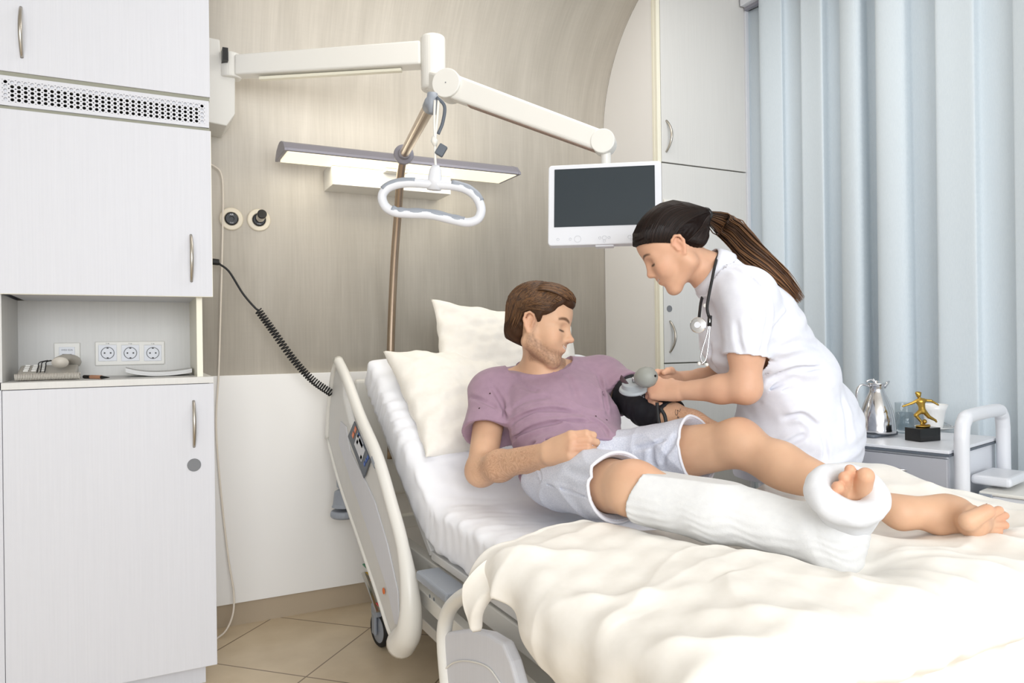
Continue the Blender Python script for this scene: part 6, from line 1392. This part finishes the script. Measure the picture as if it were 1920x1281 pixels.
# ---------------- stethoscope around the nurse's neck ----------------
st = thing('stethoscope', W(1325, 600, 2.05), 'black stethoscope with steel ear tubes hanging from the nurse collar', 'stethoscope')
bm = bmesh.new()
tube(bm, catmull([W(1346, 478, 2.09), W(1340, 500, 2.03), W(1334, 530, 2.00), W(1328, 560, 1.985), W(1326, 580, 1.985), W(1331, 600, 1.985)], 8), .0042, 10)
tube(bm, catmull([W(1346, 478, 2.09), W(1352, 476, 2.2), W(1344, 490, 2.27), W(1330, 520, 2.22), W(1316, 560, 2.10), W(1312, 585, 2.03), W(1310, 605, 2.01)], 8), .0042, 10)
fin('tubing', bm, M['rubber'], st, smooth=True)
cpv = Vector(W(1309, 610, 2.0)); ndir = Vector(CP)-cpv; ndir.normalize(); ndir = (ndir+Vector((-.3, 0, .1))).normalized()
bm = bmesh.new(); lathe(bm, [(0, -.008), (.010, -.008), (.0215, -.004), (.022, .001), (.0185, .0025), (.008, .004), (.0075, .010), (0, .010)], mx=frame(cpv, ndir.orthogonal(), ndir), n=36); fin('chest_piece', bm, M['chrome'], st, smooth=False, bevel=.0008)
bm = bmesh.new(); cyl(bm, cpv+ndir*.0095, cpv+ndir*.012, .0085); fin('centre_cap', bm, M['plastic_cool'], st)
for k, pts in enumerate((((1330, 598, 1.985), (1326, 625, 1.985), (1317, 655, 1.985), (1314, 672, 1.985), (1319, 684, 1.985)), ((1331, 598, 1.98), (1330, 625, 1.98), (1327, 655, 1.98), (1323, 675, 1.98), (1315, 683, 1.98)))):
    bm = bmesh.new(); tube(bm, catmull([W(*p) for p in pts], 6), .0022, 8); e_ = fin('ear_tube', bm, M['chrome'], st, smooth=True)
    bm = bmesh.new(); c = W(1325, 684, 1.98) if k == 0 else W(1311, 682, 1.985); sph(bm, c, .0052, 16); fin('ear_tip', bm, M['plastic'], e_, smooth=True)
bm = bmesh.new(); tube(bm, [W(1331, 592, 1.985), W(1330, 612, 1.983)], .006, 12); fin('spring_joint', bm, M['black'], st, smooth=True)
for k, (x, y) in enumerate(((1322, 573),)):
    bm = bmesh.new(); c = W(x, y, 2.03); d_ = (CP-c).normalized(); cyl(bm, c, c+d_*.003, .0052, n=20); fin('button', bm, M['plastic'], tun, bevel=.001)

# ---------------- blood pressure set on the patient's arm ----------------
t = thing('blood_pressure_monitor', W(1195, 755, 2.3), 'black blood pressure cuff with grey gauge and pump bulb on the patient arm', 'blood pressure monitor')
cb = Body(); a0 = S2+(E2-S2)*.42; a1 = S2+(E2-S2)*1.03
cb.chain([S2+(E2-S2)*.40, S2+(E2-S2)*.75, S2+(E2-S2)*1.03], [.068, .064, .057], .03); ca = nrm(E2-S2)
def cuff_post(P, d):
    d = d-.0012*np.sin(((P-a0)@ca)*160+3*nz(P[..., 0]*25, P[..., 1]*25, P[..., 2]*25)); sh = np.maximum(d, -(d+.007)); return np.maximum(np.maximum(sh, (P-a1)@ca), -((P-a0)@ca))
cuf = sdf_obj('cuff', cb, .003, noise_mat('black_cuff_cloth', (13, 14, 20), (20, 22, 30), (1, 1, 1), 80, .75, .3), t, post=cuff_post, margin=.012)
gp = Vector(W(1188, 729, 2.19)); gu = Vector((-.12, -.35, .93)).normalized(); gx_ = Vector((.8, -.5, .1))
gm2 = mat('grey_gauge', (168, 174, 178), .45); fg = frame(gp, gx_, gu)
bm = bmesh.new(); lathe(bm, [(r_*1.22, z_) for r_, z_ in [(0, -.006), (.034, -.006), (.036, -.002), (.034, .004), (.028, .007), (.027, .020), (.024, .023), (0, .023)]], mx=fg, n=40); fin('gauge', bm, gm2, t, bevel=.0008)
bm = bmesh.new(); cyl(bm, gp+gu*.024, gp+gu*.036, .008); tube(bm, [gp+gu*.03, gp+gu*.036+gx_.normalized()*.02, Vector(W(1205, 712, 2.16))], .006, 10); fin('valve', bm, M['chrome'], t, bevel=.001)
bq = Vector(W(1210, 708, 2.12)); bd = (Vector(W(1230, 706, 2.09))-Vector(W(1198, 711, 2.14))).normalized(); bm = bmesh.new()
lathe(bm, [(r_*1.42, z_*1.5) for r_, z_ in [(0, -.026), (.006, -.025), (.014, -.018), (.0205, -.006), (.0215, .004), (.019, .014), (.012, .022), (.006, .024), (.004, .0245), (0, .0245)]], mx=frame(bq, bd.orthogonal(), bd), n=40); fin('pump_bulb', bm, mat('grey_rubber_bulb', (150, 152, 146), .5), t, smooth=True)
bm = bmesh.new(); cyl(bm, bq+bd*.0355, bq+bd*.0385, .0036); fin('bulb_hole', bm, M['black'], t)
bm = bmesh.new(); tube(bm, [W(1164, 708, 2.20), W(1172, 718, 2.18), W(1180, 730, 2.18)], .010, 8, sx=.3, up=gu); fin('strap', bm, mat('brown_strap', (84, 66, 72), .6), t)
for k, pts in enumerate((((1232, 755, 2.10), (1234, 780, 2.10), (1239, 808, 2.09), (1245, 832, 2.08)), ((1238, 765, 2.10), (1247, 782, 2.09), (1249, 808, 2.08), (1246, 832, 2.08)))):
    bm = bmesh.new(); tube(bm, catmull([W(*p) for p in pts], 8), .0052, 12); fin('hose', bm, M['rubber'], t, smooth=True)

# figure on the trophy
figm = sdf_obj('footballer_figure', FIG[0], .00085, M['gold'], FIG[1], margin=.001)
bm = bmesh.new(); sph(bm, Vector(TQ(1737, 793.5, 4)), 4.6*TS, 20); fin('ball', bm, M['gold'], FIG[1], smooth=True)
# tattoo on the patient's forearm, printing on the cuff
tcv = [[(1267, 768), (1266, 774), (1268, 779), (1271, 775), (1270, 769), (1274, 772), (1276, 767)], [(1271, 779), (1270, 784), (1273, 782), (1272, 788), (1275, 786)], [(1272, 789), (1271, 795), (1274, 791), (1273, 797)]]
bm = bmesh.new(); tt_ = thing  # one small written mark
first = None
for c in tcv:
    p3 = [hit(mb, *p) for p in c]; p3 = [Vector(p) for p in p3 if p is not None]
    bm = bmesh.new(); tube(bm, catmull(p3, 5), .0011, 6, sx=.5); fin('tattoo', bm, mat('tattoo_ink', (60, 58, 62), .7) if 'tattoo_ink' not in bpy.data.materials else bpy.data.materials['tattoo_ink'], man, smooth=True)
for (x0, y0, x1, y1) in ((1188, 741, 1203, 742), (1191, 738, 1207, 743), (1195, 738, 1208, 746)):
    a_ = hit(cb, x0, y0, 1.8); b_ = hit(cb, x1, y1, 1.8)
    if a_ is not None and b_ is not None:
        m_ = hit(cb, (x0+x1)/2, (y0+y1)/2, 1.8); bm = bmesh.new(); tube(bm, [Vector(a_), Vector(m_), Vector(b_)], .0007, 5); fin('printed_line', bm, M['wprint'], cuf)
